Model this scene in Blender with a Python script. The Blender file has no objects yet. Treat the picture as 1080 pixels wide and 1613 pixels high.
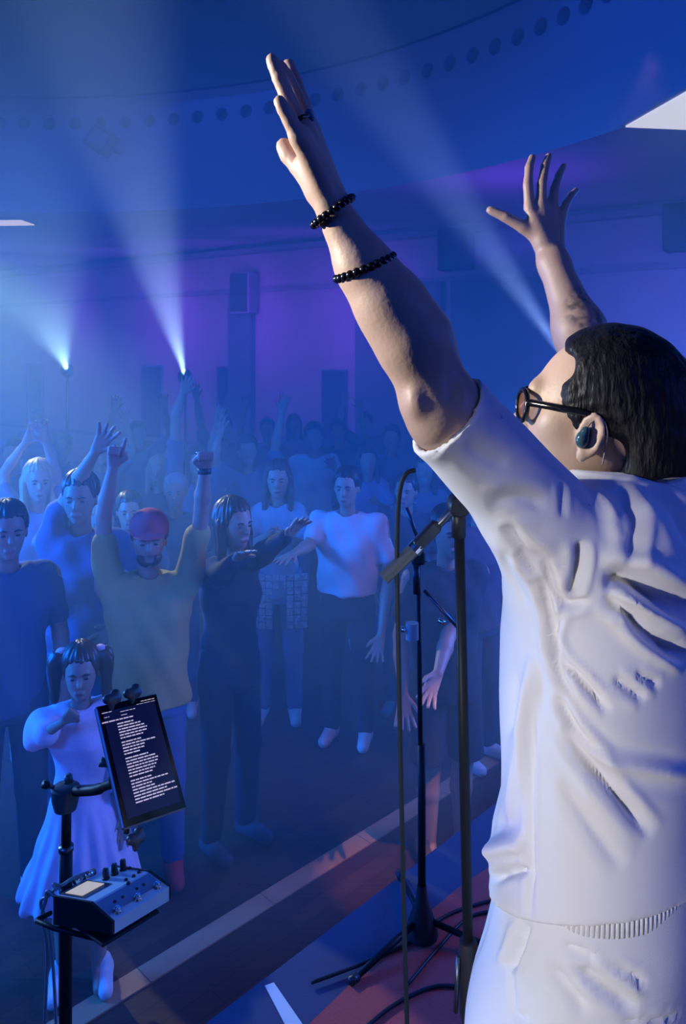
import bpy, math, random
import numpy as np
from mathutils import Vector, Matrix

# ------------------------------------------------------------------ camera, world, exposure
SC = bpy.context.scene
W_, H_ = 1080, 1613
F_, HY, CH = 1250.0, 552.0, 2.46            # focal length in px, horizon row, camera height above hall floor
cam = bpy.data.cameras.new('camera'); camo = bpy.data.objects.new('camera', cam)
SC.collection.objects.link(camo); SC.camera = camo
camo.location = (0, 0, CH); camo.rotation_euler = (math.pi/2, 0, 0)
cam.sensor_fit = 'VERTICAL'; cam.sensor_height = 36.0
cam.lens = 36.0*F_/H_
cam.shift_y = -(H_/2-HY)/H_
cam.clip_start = 0.02; cam.clip_end = 60
SC.view_settings.view_transform = 'Standard'; SC.view_settings.look = 'None'
SC.view_settings.gamma = 1; SC.view_settings.use_curve_mapping = False
SC.view_settings.exposure = 0.0
cy = SC.cycles
cy.use_denoising = True; cy.max_bounces = 4; cy.diffuse_bounces = 2; cy.glossy_bounces = 2
cy.transmission_bounces = 4; cy.volume_bounces = 0; cy.transparent_max_bounces = 6
cy.sample_clamp_indirect = 3.0; cy.caustics_reflective = False; cy.caustics_refractive = False
wd = bpy.data.worlds.new('world'); SC.world = wd; wd.use_nodes = True
wd.node_tree.nodes['Background'].inputs[0].default_value = (0.004, 0.015, 0.06, 1)
wd.node_tree.nodes['Background'].inputs[1].default_value = 1.0

def P(px, py, Y):
    return np.array([(px-540.0)/F_*Y, Y, CH-(py-HY)/F_*Y])
def PZ(px, py, z):                          # the point seen at a pixel on the level z
    Y = F_*(CH-z)/(py-HY); return P(px, py, Y)

def lamp(name, kind, loc, to, power, color, size=0.2, angle=40, blend=0.5, size_y=None, spread=None, vis=None):
    d = bpy.data.lights.new(name, kind); o = bpy.data.objects.new(name, d); SC.collection.objects.link(o)
    o.location = loc
    v = Vector(to)-Vector(loc); o.rotation_euler = v.to_track_quat('-Z', 'Y').to_euler()
    d.energy = power; d.color = color
    if kind == 'SPOT': d.spot_size = math.radians(angle); d.spot_blend = blend; d.shadow_soft_size = size
    elif kind == 'AREA':
        d.shape = 'RECTANGLE' if size_y else 'SQUARE'; d.size = size
        if size_y: d.size_y = size_y
        if spread: d.spread = math.radians(spread)
    else: d.shadow_soft_size = size
    return o

# blue wash of the hall: unseen lamps added to light the haze and crowd
BLUE = (0.004, 0.11, 1.0)
lamp('ceiling_wash', 'AREA', (-3.0, 6.5, 5.1), (-3.0, 6.6, 0), 38, (0.006, 0.13, 1.0), 5.0, size_y=4.0)
lamp('left_blue', 'AREA', (-4.4, 3.3, 2.6), (-0.6, 4.0, 1.3), 190, (0.004, 0.15, 1.0), 1.0, spread=85)
lamp('right_blue', 'AREA', (4.2, 3.9, 2.6), (-0.9, 4.0, 1.0), 120, (0.004, 0.15, 1.0), 1.0, spread=85)
lamp('ceiling_wash_right', 'AREA', (1.2, 4.2, 5.0), (1.0, 5.0, 0), 22, BLUE, 3.0, size_y=3.0)
lamp('hall_left_wash', 'AREA', (-6.4, 12.0, 3.2), (-2.5, 5.0, 1.8), 40, (0.2, 0.40, 0.8), 1.6)
lamp('bulkhead_wash', 'AREA', (-3.0, 1.2, 1.2), (-3.0, 8.0, 5.0), 12, (0.4, 0.36, 0.7), 2.5, spread=100)
lamp('stage_blue_wash', 'AREA', (-2.6, -1.2, 3.6), (-1.2, 5.0, 1.0), 40, (0.01, 0.12, 1.0), 1.2, spread=75)
lamp('crowd_front_wash', 'SPOT', (0.6, 1.9, 3.9), (-1.2, 4.8, 0.8), 26, (0.20, 0.16, 1.0), 0.25, 75, 0.8)
lamp('back_left_blue', 'AREA', (-5.2, 8.0, 3.5), (-1.0, 4.0, 1.0), 60, (0.004, 0.15, 1.0), 1.0)
# white/cream key from the audience's left, lavender front light from behind the camera's left
lamp('key_lamp', 'SPOT', (-3.1, 1.25, 3.0), (0.05, 1.05, 2.95), 1150, (1.0, 0.97, 0.84), 0.10, 27, 0.8)
lamp('cyan_side_lamp', 'SPOT', (-2.4, 2.3, 2.0), (0.35, 1.15, 1.65), 75, (0.45, 0.90, 1.0), 0.15, 36, 0.6)
lamp('lavender_front_lamp', 'SPOT', (-1.40, -0.9, 1.95), (0.56, 1.1, 1.62), 185, (1.0, 0.95, 0.93), 0.06, 38, 0.75)
lamp('blue_back_lamp', 'AREA', (2.6, -0.4, 3.4), (0.5, 1.1, 2.2), 20, (0.03, 0.10, 1.0), 0.6)
# beams
def beam(name, src, to, power, col, ang):
    return lamp(name, 'SPOT', src, to, power, col, 0.03, ang, 0.9)
L1 = P(290, 588, 11.0); L2 = P(105, 581, 12.5); L3 = P(892, 566, 6.0)
beam('beam_one', L1, P(150, 20, 5.0), 5000, (0.45, 0.62, 1.0), 11)
beam('beam_two', L2, P(10, 300, 5.5), 3000, (0.45, 0.85, 1.0), 12)
beam('beam_three', L3, P(530, 40, 3.3), 1800, (0.42, 0.50, 1.0), 8)
# rim light on the crowd from behind
lamp('rim_lamp', 'SPOT', (-3.9, 6.9, 3.85), (-1.35, 4.2, 1.75), 1900, (0.52, 0.78, 0.60), 0.05, 24, 0.9)
# purple wall wash
WD = np.array([-1.39, 1.0, 0]); WD /= np.linalg.norm(WD); W0 = np.array([3.5, 8.1, 0])
WN = np.array([-1.0, -1.39, 0]); WN /= np.linalg.norm(WN)      # towards the hall
def wallp(px, off=0.0, z=0.0):              # point on the long back wall seen at column px
    k = (px-540)/F_
    w = W0+WN*off
    t = (w[0]-k*w[1])/(k*WD[1]-WD[0])
    p = w+WD*t; return np.array([p[0], p[1], z])
PUR = (0.20, 0.035, 1.0)
for i, (px, e) in enumerate([(40, 40), (190, 44), (310, 40), (480, 36), (545, 16), (980, 9), (1060, 6)]):
    a = wallp(px, 1.1, 3.0); b = wallp(px, 0.0, 2.6)
    lamp('wall_uplight', 'AREA', a, b, e*0.5, PUR, 1.5, size_y=1.2)
lamp('cove_purple', 'AREA', (1.5, 7.0, 3.3), (1.4, 7.0, 4.0), 6, PUR, 0.8)
# warm spot on the strip in front of the stage
lamp('floor_spot', 'SPOT', (1.02, 2.9, 2.28), (0.24, 3.72, 0), 130, (1.0, 0.66, 0.50), 0.015, 17, 0.7)
lamp('warm_floor_lamp', 'AREA', (2.5, 3.5, 2.9), (-0.6, 3.9, 0), 4, (1.0, 0.45, 0.25), 0.5, spread=80)  # unseen fill, added to give the floor a brown tint
lamp('rug_lamp', 'SPOT', (1.4, 3.6, 3.8), (0.55, 2.1, 0.7), 7, (1.0, 0.35, 0.3), 0.05, 45, 0.6)

# ------------------------------------------------------------------ helpers
COL = SC.collection
MATS = {}
def mat(name, col, rough=0.6, metal=0.0, emit=None, es=1.0, noise=0.0, nscale=30, bump=0.0, bscale=60, spec=0.5, stretch=None, sheen=0, alpha=1, coat=0):
    if name in MATS: return MATS[name]
    m = bpy.data.materials.new(name); m.use_nodes = True; nt = m.node_tree; b = nt.nodes['Principled BSDF']
    b.inputs['Base Color'].default_value = (*col, 1); b.inputs['Roughness'].default_value = rough
    b.inputs['Metallic'].default_value = metal; b.inputs['Specular IOR Level'].default_value = spec
    if sheen: b.inputs['Sheen Weight'].default_value = sheen
    if coat: b.inputs['Coat Weight'].default_value = coat
    if alpha < 1: b.inputs['Alpha'].default_value = alpha
    if emit: b.inputs['Emission Color'].default_value = (*emit, 1); b.inputs['Emission Strength'].default_value = es
    if noise or bump:
        tc = nt.nodes.new('ShaderNodeTexCoord'); mp = nt.nodes.new('ShaderNodeMapping')
        nt.links.new(tc.outputs['Object'], mp.inputs[0])
        if stretch: mp.inputs['Scale'].default_value = stretch
    if noise:
        n = nt.nodes.new('ShaderNodeTexNoise'); n.inputs['Scale'].default_value = nscale; n.inputs['Detail'].default_value = 4
        nt.links.new(mp.outputs[0], n.inputs[0])
        mx = nt.nodes.new('ShaderNodeMixRGB'); mx.inputs[1].default_value = (*[c*(1-noise) for c in col], 1)
        mx.inputs[2].default_value = (*[min(1, c*(1+noise)) for c in col], 1)
        nt.links.new(n.outputs['Fac'], mx.inputs[0]); nt.links.new(mx.outputs[0], b.inputs['Base Color'])
    if bump:
        n2 = nt.nodes.new('ShaderNodeTexNoise'); n2.inputs['Scale'].default_value = bscale; n2.inputs['Detail'].default_value = 3
        nt.links.new(mp.outputs[0], n2.inputs[0])
        bp = nt.nodes.new('ShaderNodeBump'); bp.inputs['Strength'].default_value = bump; bp.inputs['Distance'].default_value = 0.01
        nt.links.new(n2.outputs['Fac'], bp.inputs['Height']); nt.links.new(bp.outputs[0], b.inputs['Normal'])
    MATS[name] = m; return m

def tag(o, label=None, cat=None, group=None, kind=None):
    if label: o['label'] = label
    if cat: o['category'] = cat
    if group: o['group'] = group
    if kind: o['kind'] = kind
    return o
def empty(name, loc):
    o = bpy.data.objects.new(name, None); COL.objects.link(o); o.location = [float(c) for c in loc]
    o.empty_display_size = 0.1; return o
def mesh_np(name, v, f, m, parent=None, smooth=True):
    """v (n,3) world points, f list/array of faces"""
    off = np.array(root_loc(parent)) if parent is not None else np.zeros(3)
    me = bpy.data.meshes.new(name)
    v = np.asarray(v, dtype=np.float64)-off
    if isinstance(f, np.ndarray):
        n = len(f); k = f.shape[1]
        me.vertices.add(len(v)); me.vertices.foreach_set('co', v.astype(np.float32).ravel())
        me.loops.add(n*k); me.loops.foreach_set('vertex_index', f.astype(np.int32).ravel())
        me.polygons.add(n); me.polygons.foreach_set('loop_start', np.arange(0, n*k, k, dtype=np.int32))
        me.update(calc_edges=True)
    else:
        me.from_pydata([tuple(p) for p in v], [], [tuple(q) for q in f]); me.update()
    if smooth: me.polygons.foreach_set('use_smooth', np.ones(len(me.polygons), dtype=bool))
    me.materials.append(m)
    o = bpy.data.objects.new(name, me); COL.objects.link(o)
    if parent is not None: o.parent = parent
    return o
def root_loc(o):
    p = Vector((0, 0, 0))
    while o is not None: p = p+o.location; o = o.parent
    return p

class MB:
    """collects simple shapes (world coordinates) for one mesh"""
    def __init__(s): s.v = []; s.f = []
    def add(s, v, f):
        n = len(s.v); s.v += [tuple(float(c) for c in p) for p in v]; s.f += [tuple(i+n for i in q) for q in f]
    def box(s, c, h, ax=None, bev=0.0):
        c = np.array(c, float); A = np.eye(3) if ax is None else np.array([np.array(a, float)/np.linalg.norm(a) for a in ax])
        h = np.array(h, float); b = min(bev, min(h)*0.9)
        if b <= 0:
            pts = [c+A[0]*h[0]*i+A[1]*h[1]*j+A[2]*h[2]*k for i in (-1, 1) for j in (-1, 1) for k in (-1, 1)]
            s.add(pts, [(0, 1, 3, 2), (4, 6, 7, 5), (0, 4, 5, 1), (2, 3, 7, 6), (0, 2, 6, 4), (1, 5, 7, 3)]); return
        pts = []
        for i in (-1, 1):
            for j in (-1, 1):
                for k in (-1, 1):
                    for q in range(3):
                        g = [h[0]-b, h[1]-b, h[2]-b]; g[q] = h[q]
                        pts.append(c+A[0]*g[0]*i+A[1]*g[1]*j+A[2]*g[2]*k)
        I = lambda i, j, k, q: ((i*2+j)*2+k)*3+q
        f = []
        f += [(I(0,0,0,0), I(0,0,1,0), I(0,1,1,0), I(0,1,0,0)), (I(1,0,0,0), I(1,1,0,0), I(1,1,1,0), I(1,0,1,0))]
        f += [(I(0,0,0,1), I(1,0,0,1), I(1,0,1,1), I(0,0,1,1)), (I(0,1,0,1), I(0,1,1,1), I(1,1,1,1), I(1,1,0,1))]
        f += [(I(0,0,0,2), I(0,1,0,2), I(1,1,0,2), I(1,0,0,2)), (I(0,0,1,2), I(1,0,1,2), I(1,1,1,2), I(0,1,1,2))]
        for a in (0, 1):
            for c_ in (0, 1):
                f.append((I(a,c_,0,0), I(a,c_,1,0), I(a,c_,1,1), I(a,c_,0,1)))
                f.append((I(a,0,c_,0), I(a,1,c_,0), I(a,1,c_,2), I(a,0,c_,2)))
                f.append((I(0,a,c_,1), I(1,a,c_,1), I(1,a,c_,2), I(0,a,c_,2)))
        for i in (0, 1):
            for j in (0, 1):
                for k in (0, 1): f.append((I(i,j,k,0), I(i,j,k,1), I(i,j,k,2)))
        s.add(pts, f)
    def tube(s, pts, r, n=12, closed=False, cap=True):
        pts = [np.array(p, float) for p in pts]; m = len(pts)
        rs = r if hasattr(r, '__len__') else [r]*m
        t0 = pts[1]-pts[0]; up = np.array([0, 0, 1.0]) if abs(t0[2]) < 0.9*np.linalg.norm(t0) else np.array([1.0, 0, 0])
        base = len(s.v); nrm = None; vs = []
        for i in range(m):
            if closed: t = pts[(i+1) % m]-pts[i-1]
            else: t = pts[min(i+1, m-1)]-pts[max(i-1, 0)]
            t = t/(np.linalg.norm(t)+1e-12)
            if nrm is None: nrm = np.cross(t, up)
            nrm = nrm-t*np.dot(nrm, t); nrm /= np.linalg.norm(nrm)+1e-12
            bi = np.cross(t, nrm)
            for k in range(n):
                a = 2*math.pi*k/n; vs.append(pts[i]+(nrm*math.cos(a)+bi*math.sin(a))*rs[i])
        f = []
        for i in range(m if closed else m-1):
            j = (i+1) % m
            for k in range(n):
                q = (k+1) % n; f.append((i*n+k, i*n+q, j*n+q, j*n+k))
        if cap and not closed: f += [tuple(range(n-1, -1, -1)), tuple((m-1)*n+k for k in range(n))]
        s.add(vs, f)
    def lathe(s, c, axis, prof, n=20):
        c = np.array(c, float); a = np.array(axis, float); a /= np.linalg.norm(a)
        s.tube([c+a*h for h, r in prof], [max(r, 1e-4) for h, r in prof], n)
    def ball(s, c, r, n=10):
        c = np.array(c, float); pr = [(-math.cos(math.pi*i/n)*r, math.sin(math.pi*i/n)*r) for i in range(n+1)]
        s.lathe(c, (0, 0, 1), pr, n*2)
    def build(s, name, m, parent=None, smooth=False):
        o = mesh_np(name, np.array(s.v), s.f, m, parent, smooth)
        return o
def one(fn, name, m, parent=None, smooth=False):
    b = MB(); fn(b); return b.build(name, m, parent, smooth)
def smooth_by_angle(o, ang=40):
    me = o.data; me.polygons.foreach_set('use_smooth', np.ones(len(me.polygons), dtype=bool))
    try: me.set_sharp_from_angle(angle=math.radians(ang))
    except Exception: pass
    return o
def spline(pts, n=8):
    p = [np.array(q, float) for q in pts]; out = []
    for i in range(len(p)-1):
        a, b, c, d = p[max(i-1, 0)], p[i], p[i+1], p[min(i+2, len(p)-1)]
        for k in range(n):
            t = k/n
            out.append(0.5*((2*b)+(-a+c)*t+(2*a-5*b+4*c-d)*t*t+(-a+3*b-3*c+d)*t**3))
    out.append(p[-1]); return out

# ------------------------------------------------------------------ implicit surfaces
def rc(a, b, ra, rb, flat=None):            # rounded cone; flat = (axis, factor): thinner along that axis
    a = np.array(a, float); b = np.array(b, float)
    def f(p):
        q = p-a; ba = b-a
        if flat is not None:
            n = np.array(flat[0], float); n /= np.linalg.norm(n); k = flat[1]
            q = q+n*((q@n)*(1/k-1))[..., None]; ba = ba+n*((ba@n)*(1/k-1))
        h = np.clip((q@ba)/max(ba@ba, 1e-9), 0, 1)
        d = np.linalg.norm(q-h[..., None]*ba, axis=-1)-(ra+(rb-ra)*h)
        return d*(flat[1]**0.5 if flat is not None else 1)
    r = max(ra, rb)
    return f, np.minimum(a, b)-r, np.maximum(a, b)+r
def ell(c, r, A=None):                      # ellipsoid, rows of A = axes
    c = np.array(c, float); r = np.array(r, float); A = np.eye(3) if A is None else np.array(A, float)
    def f(p):
        q = (p-c)@A.T; k0 = np.linalg.norm(q/r, axis=-1); k1 = np.linalg.norm(q/(r*r), axis=-1)+1e-9
        return k0*(k0-1)/k1
    e = np.abs(A.T)@r if A is not None else r
    return f, c-e, c+e
def rbox(c, h, A=None, r=0.01):
    c = np.array(c, float); h = np.array(h, float); A = np.eye(3) if A is None else np.array(A, float)
    def f(p):
        q = np.abs((p-c)@A.T)-(h-r)
        return np.linalg.norm(np.maximum(q, 0), axis=-1)+np.minimum(q.max(-1), 0)-r
    e = np.abs(A.T)@h
    return f, c-e, c+e
def torus(c, A, R, r, sy=1.0):              # ring in the plane of A[0], A[1]; sy stretches along A[1]
    c = np.array(c, float); A = np.array(A, float)
    def f(p):
        q = (p-c)@A.T
        return np.sqrt((np.sqrt(q[..., 0]**2+(q[..., 1]/sy)**2)-R)**2+q[..., 2]**2)-r
    e = np.ones(3)*(R*max(1, sy)+r)
    return f, c-e, c+e
def loft(rows, ax0, ax1):                   # rows: (z, x, y, a, b) elliptical sections
    R = np.array(sorted(rows), float); ax0 = np.array(ax0, float); ax1 = np.array(ax1, float)
    def f(p):
        z = p[..., 2]; I = [np.interp(z, R[:, 0], R[:, i]) for i in range(1, 5)]
        dx = p[..., 0]-I[0]; dy = p[..., 1]-I[1]
        u = dx*ax0[0]+dy*ax0[1]; v = dx*ax1[0]+dy*ax1[1]
        k = np.sqrt((u/I[2])**2+(v/I[3])**2)
        d = (k-1)*np.minimum(I[2], I[3])
        return np.maximum(d, np.maximum(R[0, 0]-z, z-R[-1, 0]))
    m = R[:, 3:5].max()
    return f, np.array([R[:, 1].min()-m, R[:, 2].min()-m, R[0, 0]]), np.array([R[:, 1].max()+m, R[:, 2].max()+m, R[-1, 0]])
def nets(d, org, vox):
    s = d < 0
    nx, ny, nz = d.shape
    c = np.zeros((nx-1, ny-1, nz-1), np.int8)
    for i in (0, 1):
        for j in (0, 1):
            for k in (0, 1): c += s[i:nx-1+i, j:ny-1+j, k:nz-1+k]
    idx = np.argwhere((c > 0) & (c < 8))
    acc = np.zeros((len(idx), 3)); cnt = np.zeros(len(idx))
    C = [(i, j, k) for i in (0, 1) for j in (0, 1) for k in (0, 1)]
    for a in C:
        for ax in range(3):
            if a[ax] == 1: continue
            b = list(a); b[ax] = 1
            da = d[idx[:, 0]+a[0], idx[:, 1]+a[1], idx[:, 2]+a[2]]; db = d[idx[:, 0]+b[0], idx[:, 1]+b[1], idx[:, 2]+b[2]]
            m = (da < 0) != (db < 0)
            t = np.where(m, da/(da-db+1e-12), 0)
            pos = np.array(a, float)[None, :].repeat(len(idx), 0); pos[:, ax] += t
            acc[m] += pos[m]; cnt[m] += 1
    V = (idx+acc/cnt[:, None])*vox+org
    gid = np.full((nx-1, ny-1, nz-1), -1, np.int32); gid[idx[:, 0], idx[:, 1], idx[:, 2]] = np.arange(len(idx))
    F = []
    for ax in range(3):
        sl0 = [slice(None)]*3; sl1 = [slice(None)]*3; sl0[ax] = slice(0, -1); sl1[ax] = slice(1, None)
        ch = s[tuple(sl0)] != s[tuple(sl1)]
        e = np.argwhere(ch); u, w = [q for q in range(3) if q != ax]
        ok = (e[:, u] > 0) & (e[:, w] > 0) & (e[:, u] < d.shape[u]-1) & (e[:, w] < d.shape[w]-1)
        e = e[ok]; ins = s[e[:, 0], e[:, 1], e[:, 2]]
        q = []
        for (du, dw) in ((-1, -1), (0, -1), (0, 0), (-1, 0)):
            t = e.copy(); t[:, u] += du; t[:, w] += dw; q.append(gid[t[:, 0], t[:, 1], t[:, 2]])
        q = np.stack(q, 1)
        flip = ins if ax != 1 else ~ins
        q[~flip] = q[~flip][:, ::-1]
        F.append(q)
    F = np.concatenate(F, 0)
    return V, F
def relax(V, F, n=2, lam=0.5):
    for _ in range(n):
        S = np.zeros_like(V); c = np.zeros(len(V))
        for i in range(4):
            for j in ((i+1) % 4, (i+3) % 4):
                S += np.stack([np.bincount(F[:, i], V[F[:, j], k], len(V)) for k in range(3)], 1)
                c += np.bincount(F[:, i], minlength=len(V))
        V = V*(1-lam)+lam*S/np.maximum(c, 1)[:, None]
    return V
def fuse(ops, vox, sm=2):
    """ops: ('u', prim, k) union, ('s', prim, k) subtract, ('c', point, normal) cut away the normal's side"""
    lo = np.min([o[1][1] for o in ops if o[0] == 'u'], 0)-3*vox; hi = np.max([o[1][2] for o in ops if o[0] == 'u'], 0)+3*vox
    n = np.ceil((hi-lo)/vox).astype(int)+1
    d = np.full(tuple(n), 0.5, np.float32)
    ax = [lo[i]+vox*np.arange(n[i]) for i in range(3)]
    for o in ops:
        if o[0] == 'c':
            X, Y, Z = np.meshgrid(*ax, indexing='ij', sparse=True); p, m = np.array(o[1], float), np.array(o[2], float)
            m = m/np.linalg.norm(m)
            d = np.maximum(d, ((X-p[0])*m[0]+(Y-p[1])*m[1]+(Z-p[2])*m[2]).astype(np.float32)); continue
        f, a, b = o[1]; k = max(o[2], 1e-4); mg = k+2*vox+0.01
        i0 = np.clip(np.floor((a-mg-lo)/vox).astype(int), 0, n-1); i1 = np.clip(np.ceil((b+mg-lo)/vox).astype(int)+1, 1, n)
        if (i1 <= i0).any(): continue
        g = np.stack(np.meshgrid(*[ax[i][i0[i]:i1[i]] for i in range(3)], indexing='ij'), -1)
        e = f(g).astype(np.float32); sl = tuple(slice(i0[i], i1[i]) for i in range(3)); q = d[sl]
        if o[0] == 'u':
            h = np.clip(0.5+0.5*(q-e)/k, 0, 1); d[sl] = q*(1-h)+e*h-k*h*(1-h)
        else:
            h = np.clip(0.5-0.5*(q+e)/k, 0, 1); d[sl] = q*(1-h)-e*h+k*h*(1-h)
    V, Fq = nets(d, lo, vox)
    return relax(V, Fq, sm), Fq
def organic(name, ops, vox, m, parent, sm=2, warp=None):
    V, Fq = fuse(ops, vox, sm)
    if warp is not None: V = warp(V, Fq)
    return mesh_np(name, V, Fq, m, parent, True)
def normals(V, Fq):
    a, b, c, d = (V[Fq[:, i]] for i in range(4)); n = np.cross(c-a, d-b)
    N = np.zeros_like(V)
    for i in range(4):
        N += np.stack([np.bincount(Fq[:, i], n[:, k], len(V)) for k in range(3)], 1)
    return N/(np.linalg.norm(N, axis=1)[:, None]+1e-12)
def unit(v): v = np.array(v, float); return v/np.linalg.norm(v)

# ------------------------------------------------------------------ materials
plaster = mat('painted_plaster', (0.55, 0.58, 0.66), 0.85, noise=0.06, nscale=2.0, bump=0.05)
soffit_m = mat('ceiling_paint', (0.42, 0.46, 0.58), 0.9, noise=0.05, nscale=1.5)
dark_paint = mat('dark_wall_panel', (0.035, 0.045, 0.075), 0.7, noise=0.1, nscale=5)
wall_m = mat('wall_paint', (0.45, 0.45, 0.55), 0.8, noise=0.08, nscale=3)
carpet = mat('stage_carpet', (0.04, 0.06, 0.12), 0.95, noise=0.3, nscale=250, bump=0.3, bscale=400)
rug_m = mat('red_rug', (0.42, 0.07, 0.06), 0.95, noise=0.25, nscale=200, bump=0.3, bscale=300)
strip_m = mat('pale_oak_nosing', (0.50, 0.26, 0.13), 0.45, noise=0.2, nscale=8)
black_m = mat('black_powder_coat', (0.010, 0.012, 0.015), 0.5, spec=0.2)
black_plastic = mat('black_plastic', (0.015, 0.016, 0.02), 0.45)
steel = mat('grey_steel', (0.12, 0.14, 0.16), 0.35, metal=0.9)
chrome = mat('chrome', (0.7, 0.72, 0.75), 0.15, metal=1.0)
cable_m = mat('cable_rubber', (0.012, 0.02, 0.026), 0.45, spec=0.3)
tape_m = mat('white_tape', (0.62, 0.68, 0.66), 0.6)

def wood_floor():
    m = bpy.data.materials.new('varnished_wood'); m.use_nodes = True; nt = m.node_tree; b = nt.nodes['Principled BSDF']
    tc = nt.nodes.new('ShaderNodeTexCoord'); mp = nt.nodes.new('ShaderNodeMapping'); mp.inputs['Rotation'].default_value = (0, 0, math.radians(-45))
    nt.links.new(tc.outputs['Object'], mp.inputs[0])
    br = nt.nodes.new('ShaderNodeTexBrick'); br.inputs['Scale'].default_value = 1.0; br.inputs['Brick Width'].default_value = 0.9
    br.inputs['Row Height'].default_value = 0.09; br.inputs['Mortar Size'].default_value = 0.0015
    br.inputs['Color1'].default_value = (0.17, 0.065, 0.028, 1); br.inputs['Color2'].default_value = (0.11, 0.042, 0.020, 1); br.inputs['Mortar'].default_value = (0.02, 0.01, 0.006, 1)
    nt.links.new(mp.outputs[0], br.inputs[0])
    mp2 = nt.nodes.new('ShaderNodeMapping'); mp2.inputs['Rotation'].default_value = (0, 0, math.radians(-45)); mp2.inputs['Scale'].default_value = (1.2, 22, 1)
    nt.links.new(tc.outputs['Object'], mp2.inputs[0])
    n = nt.nodes.new('ShaderNodeTexNoise'); n.inputs['Scale'].default_value = 3; n.inputs['Detail'].default_value = 6
    nt.links.new(mp2.outputs[0], n.inputs[0])
    mx = nt.nodes.new('ShaderNodeMixRGB'); mx.blend_type = 'MULTIPLY'; mx.inputs[0].default_value = 0.8
    nt.links.new(br.outputs[0], mx.inputs[1]); nt.links.new(n.outputs['Fac'], mx.inputs[2]); nt.links.new(mx.outputs[0], b.inputs['Base Color'])
    b.inputs['Roughness'].default_value = 0.33
    bp = nt.nodes.new('ShaderNodeBump'); bp.inputs['Strength'].default_value = 0.25; bp.inputs['Distance'].default_value = 0.003
    nt.links.new(n.outputs['Fac'], bp.inputs['Height']); nt.links.new(bp.outputs[0], b.inputs['Normal'])
    return m
wood = wood_floor()

# ------------------------------------------------------------------ the setting
def struct(o): o['kind'] = 'structure'; return o
struct(one(lambda b: b.box((-2.5, 7.0, -0.05), (9.5, 11.0, 0.05)), 'floor', wood))
# raised stage: its edge runs diagonally
E0 = np.array([-0.217, 2.204, 0]); ED = unit((1.0, 1.06, 0)); EN = np.array([ED[1], -ED[0], 0])    # EN: into the stage
def stage_poly(b, off, z0, z1, l0=-4.6, l1=4.6, deep=3.6):
    a = E0+EN*off+ED*l0; c = E0+EN*off+ED*l1; d = c+EN*deep; e = a+EN*deep
    v = [(*q[:2], z0) for q in (a, c, d, e)]+[(*q[:2], z1) for q in (a, c, d, e)]
    b.add(v, [(3, 2, 1, 0), (4, 5, 6, 7), (0, 1, 5, 4), (1, 2, 6, 5), (2, 3, 7, 6), (3, 0, 4, 7)])
struct(one(lambda b: stage_poly(b, 0.0, 0.0, 0.69), 'stage_platform', mat('stage_front', (0.02, 0.022, 0.03), 0.8)))
struct(one(lambda b: stage_poly(b, -0.015, 0.68, 0.70), 'stage_floor', carpet))
# pale wooden nosing strip on the hall floor
S0 = PZ(130, 1600, 0); SD = unit(PZ(780, 1195, 0)-S0); SN = np.array([-SD[1], SD[0], 0])
def strip(b, w0, w1, l0, l1, z):
    q = [S0+SD*l0+SN*w0, S0+SD*l1+SN*w0, S0+SD*l1+SN*w1, S0+SD*l0+SN*w1]
    b.add([(*p[:2], 0.0) for p in q]+[(*p[:2], z) for p in q], [(4, 5, 6, 7), (0, 1, 5, 4), (1, 2, 6, 5), (2, 3, 7, 6), (3, 0, 4, 7)])
trim = empty('trim_1', (0, 0, 0)); struct(trim)
for i in range(9):
    one(lambda b: strip(b, -0.045, 0.055, -1.6+i*0.62, -1.6+(i+1)*0.62-0.003, 0.006), 'nosing_board', strip_m, trim)
# long back wall
def wallbox(b, px0, px1, z0, z1, o0, o1):
    a = wallp(px0, o0); c = wallp(px1, o0); d = c+WN*(o1-o0); e = a+WN*(o1-o0)
    b.add([(*q[:2], z0) for q in (a, c, d, e)]+[(*q[:2], z1) for q in (a, c, d, e)],
          [(3, 2, 1, 0), (4, 5, 6, 7), (0, 1, 5, 4), (1, 2, 6, 5), (2, 3, 7, 6), (3, 0, 4, 7)])
wb = struct(one(lambda b: wallbox(b, -250, 1500, 0, 5.3, -0.12, 0.0), 'wall_back', wall_m))
for nm, z0, z1, o in (('trim_2', 3.30, 3.36, 0.05), ('trim_3', 3.86, 3.93, 0.16), ('trim_4', 1.0, 1.06, 0.04)):
    struct(one(lambda b: wallbox(b, -250, 1500, z0, z1, 0, o), nm, mat('moulding_paint', (0.25, 0.27, 0.36), 0.6)))
struct(one(lambda b: wallbox(b, -250, 1500, 0, 0.14, 0, 0.03), 'baseboard_back', mat('moulding_paint', (0.3,)*3)))
# pilasters between the lit bays
for px0, px1, z1 in ((366, 402, 3.3), (566, 700, 3.3), (715, 905, 3.3)):
    struct(one(lambda b: wallbox(b, px0, px1, 0, z1, 0, 0.10), 'wall_pilaster', mat('pilaster_blue', (0.10, 0.16, 0.22), 0.75, noise=0.1, nscale=4)))
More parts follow.
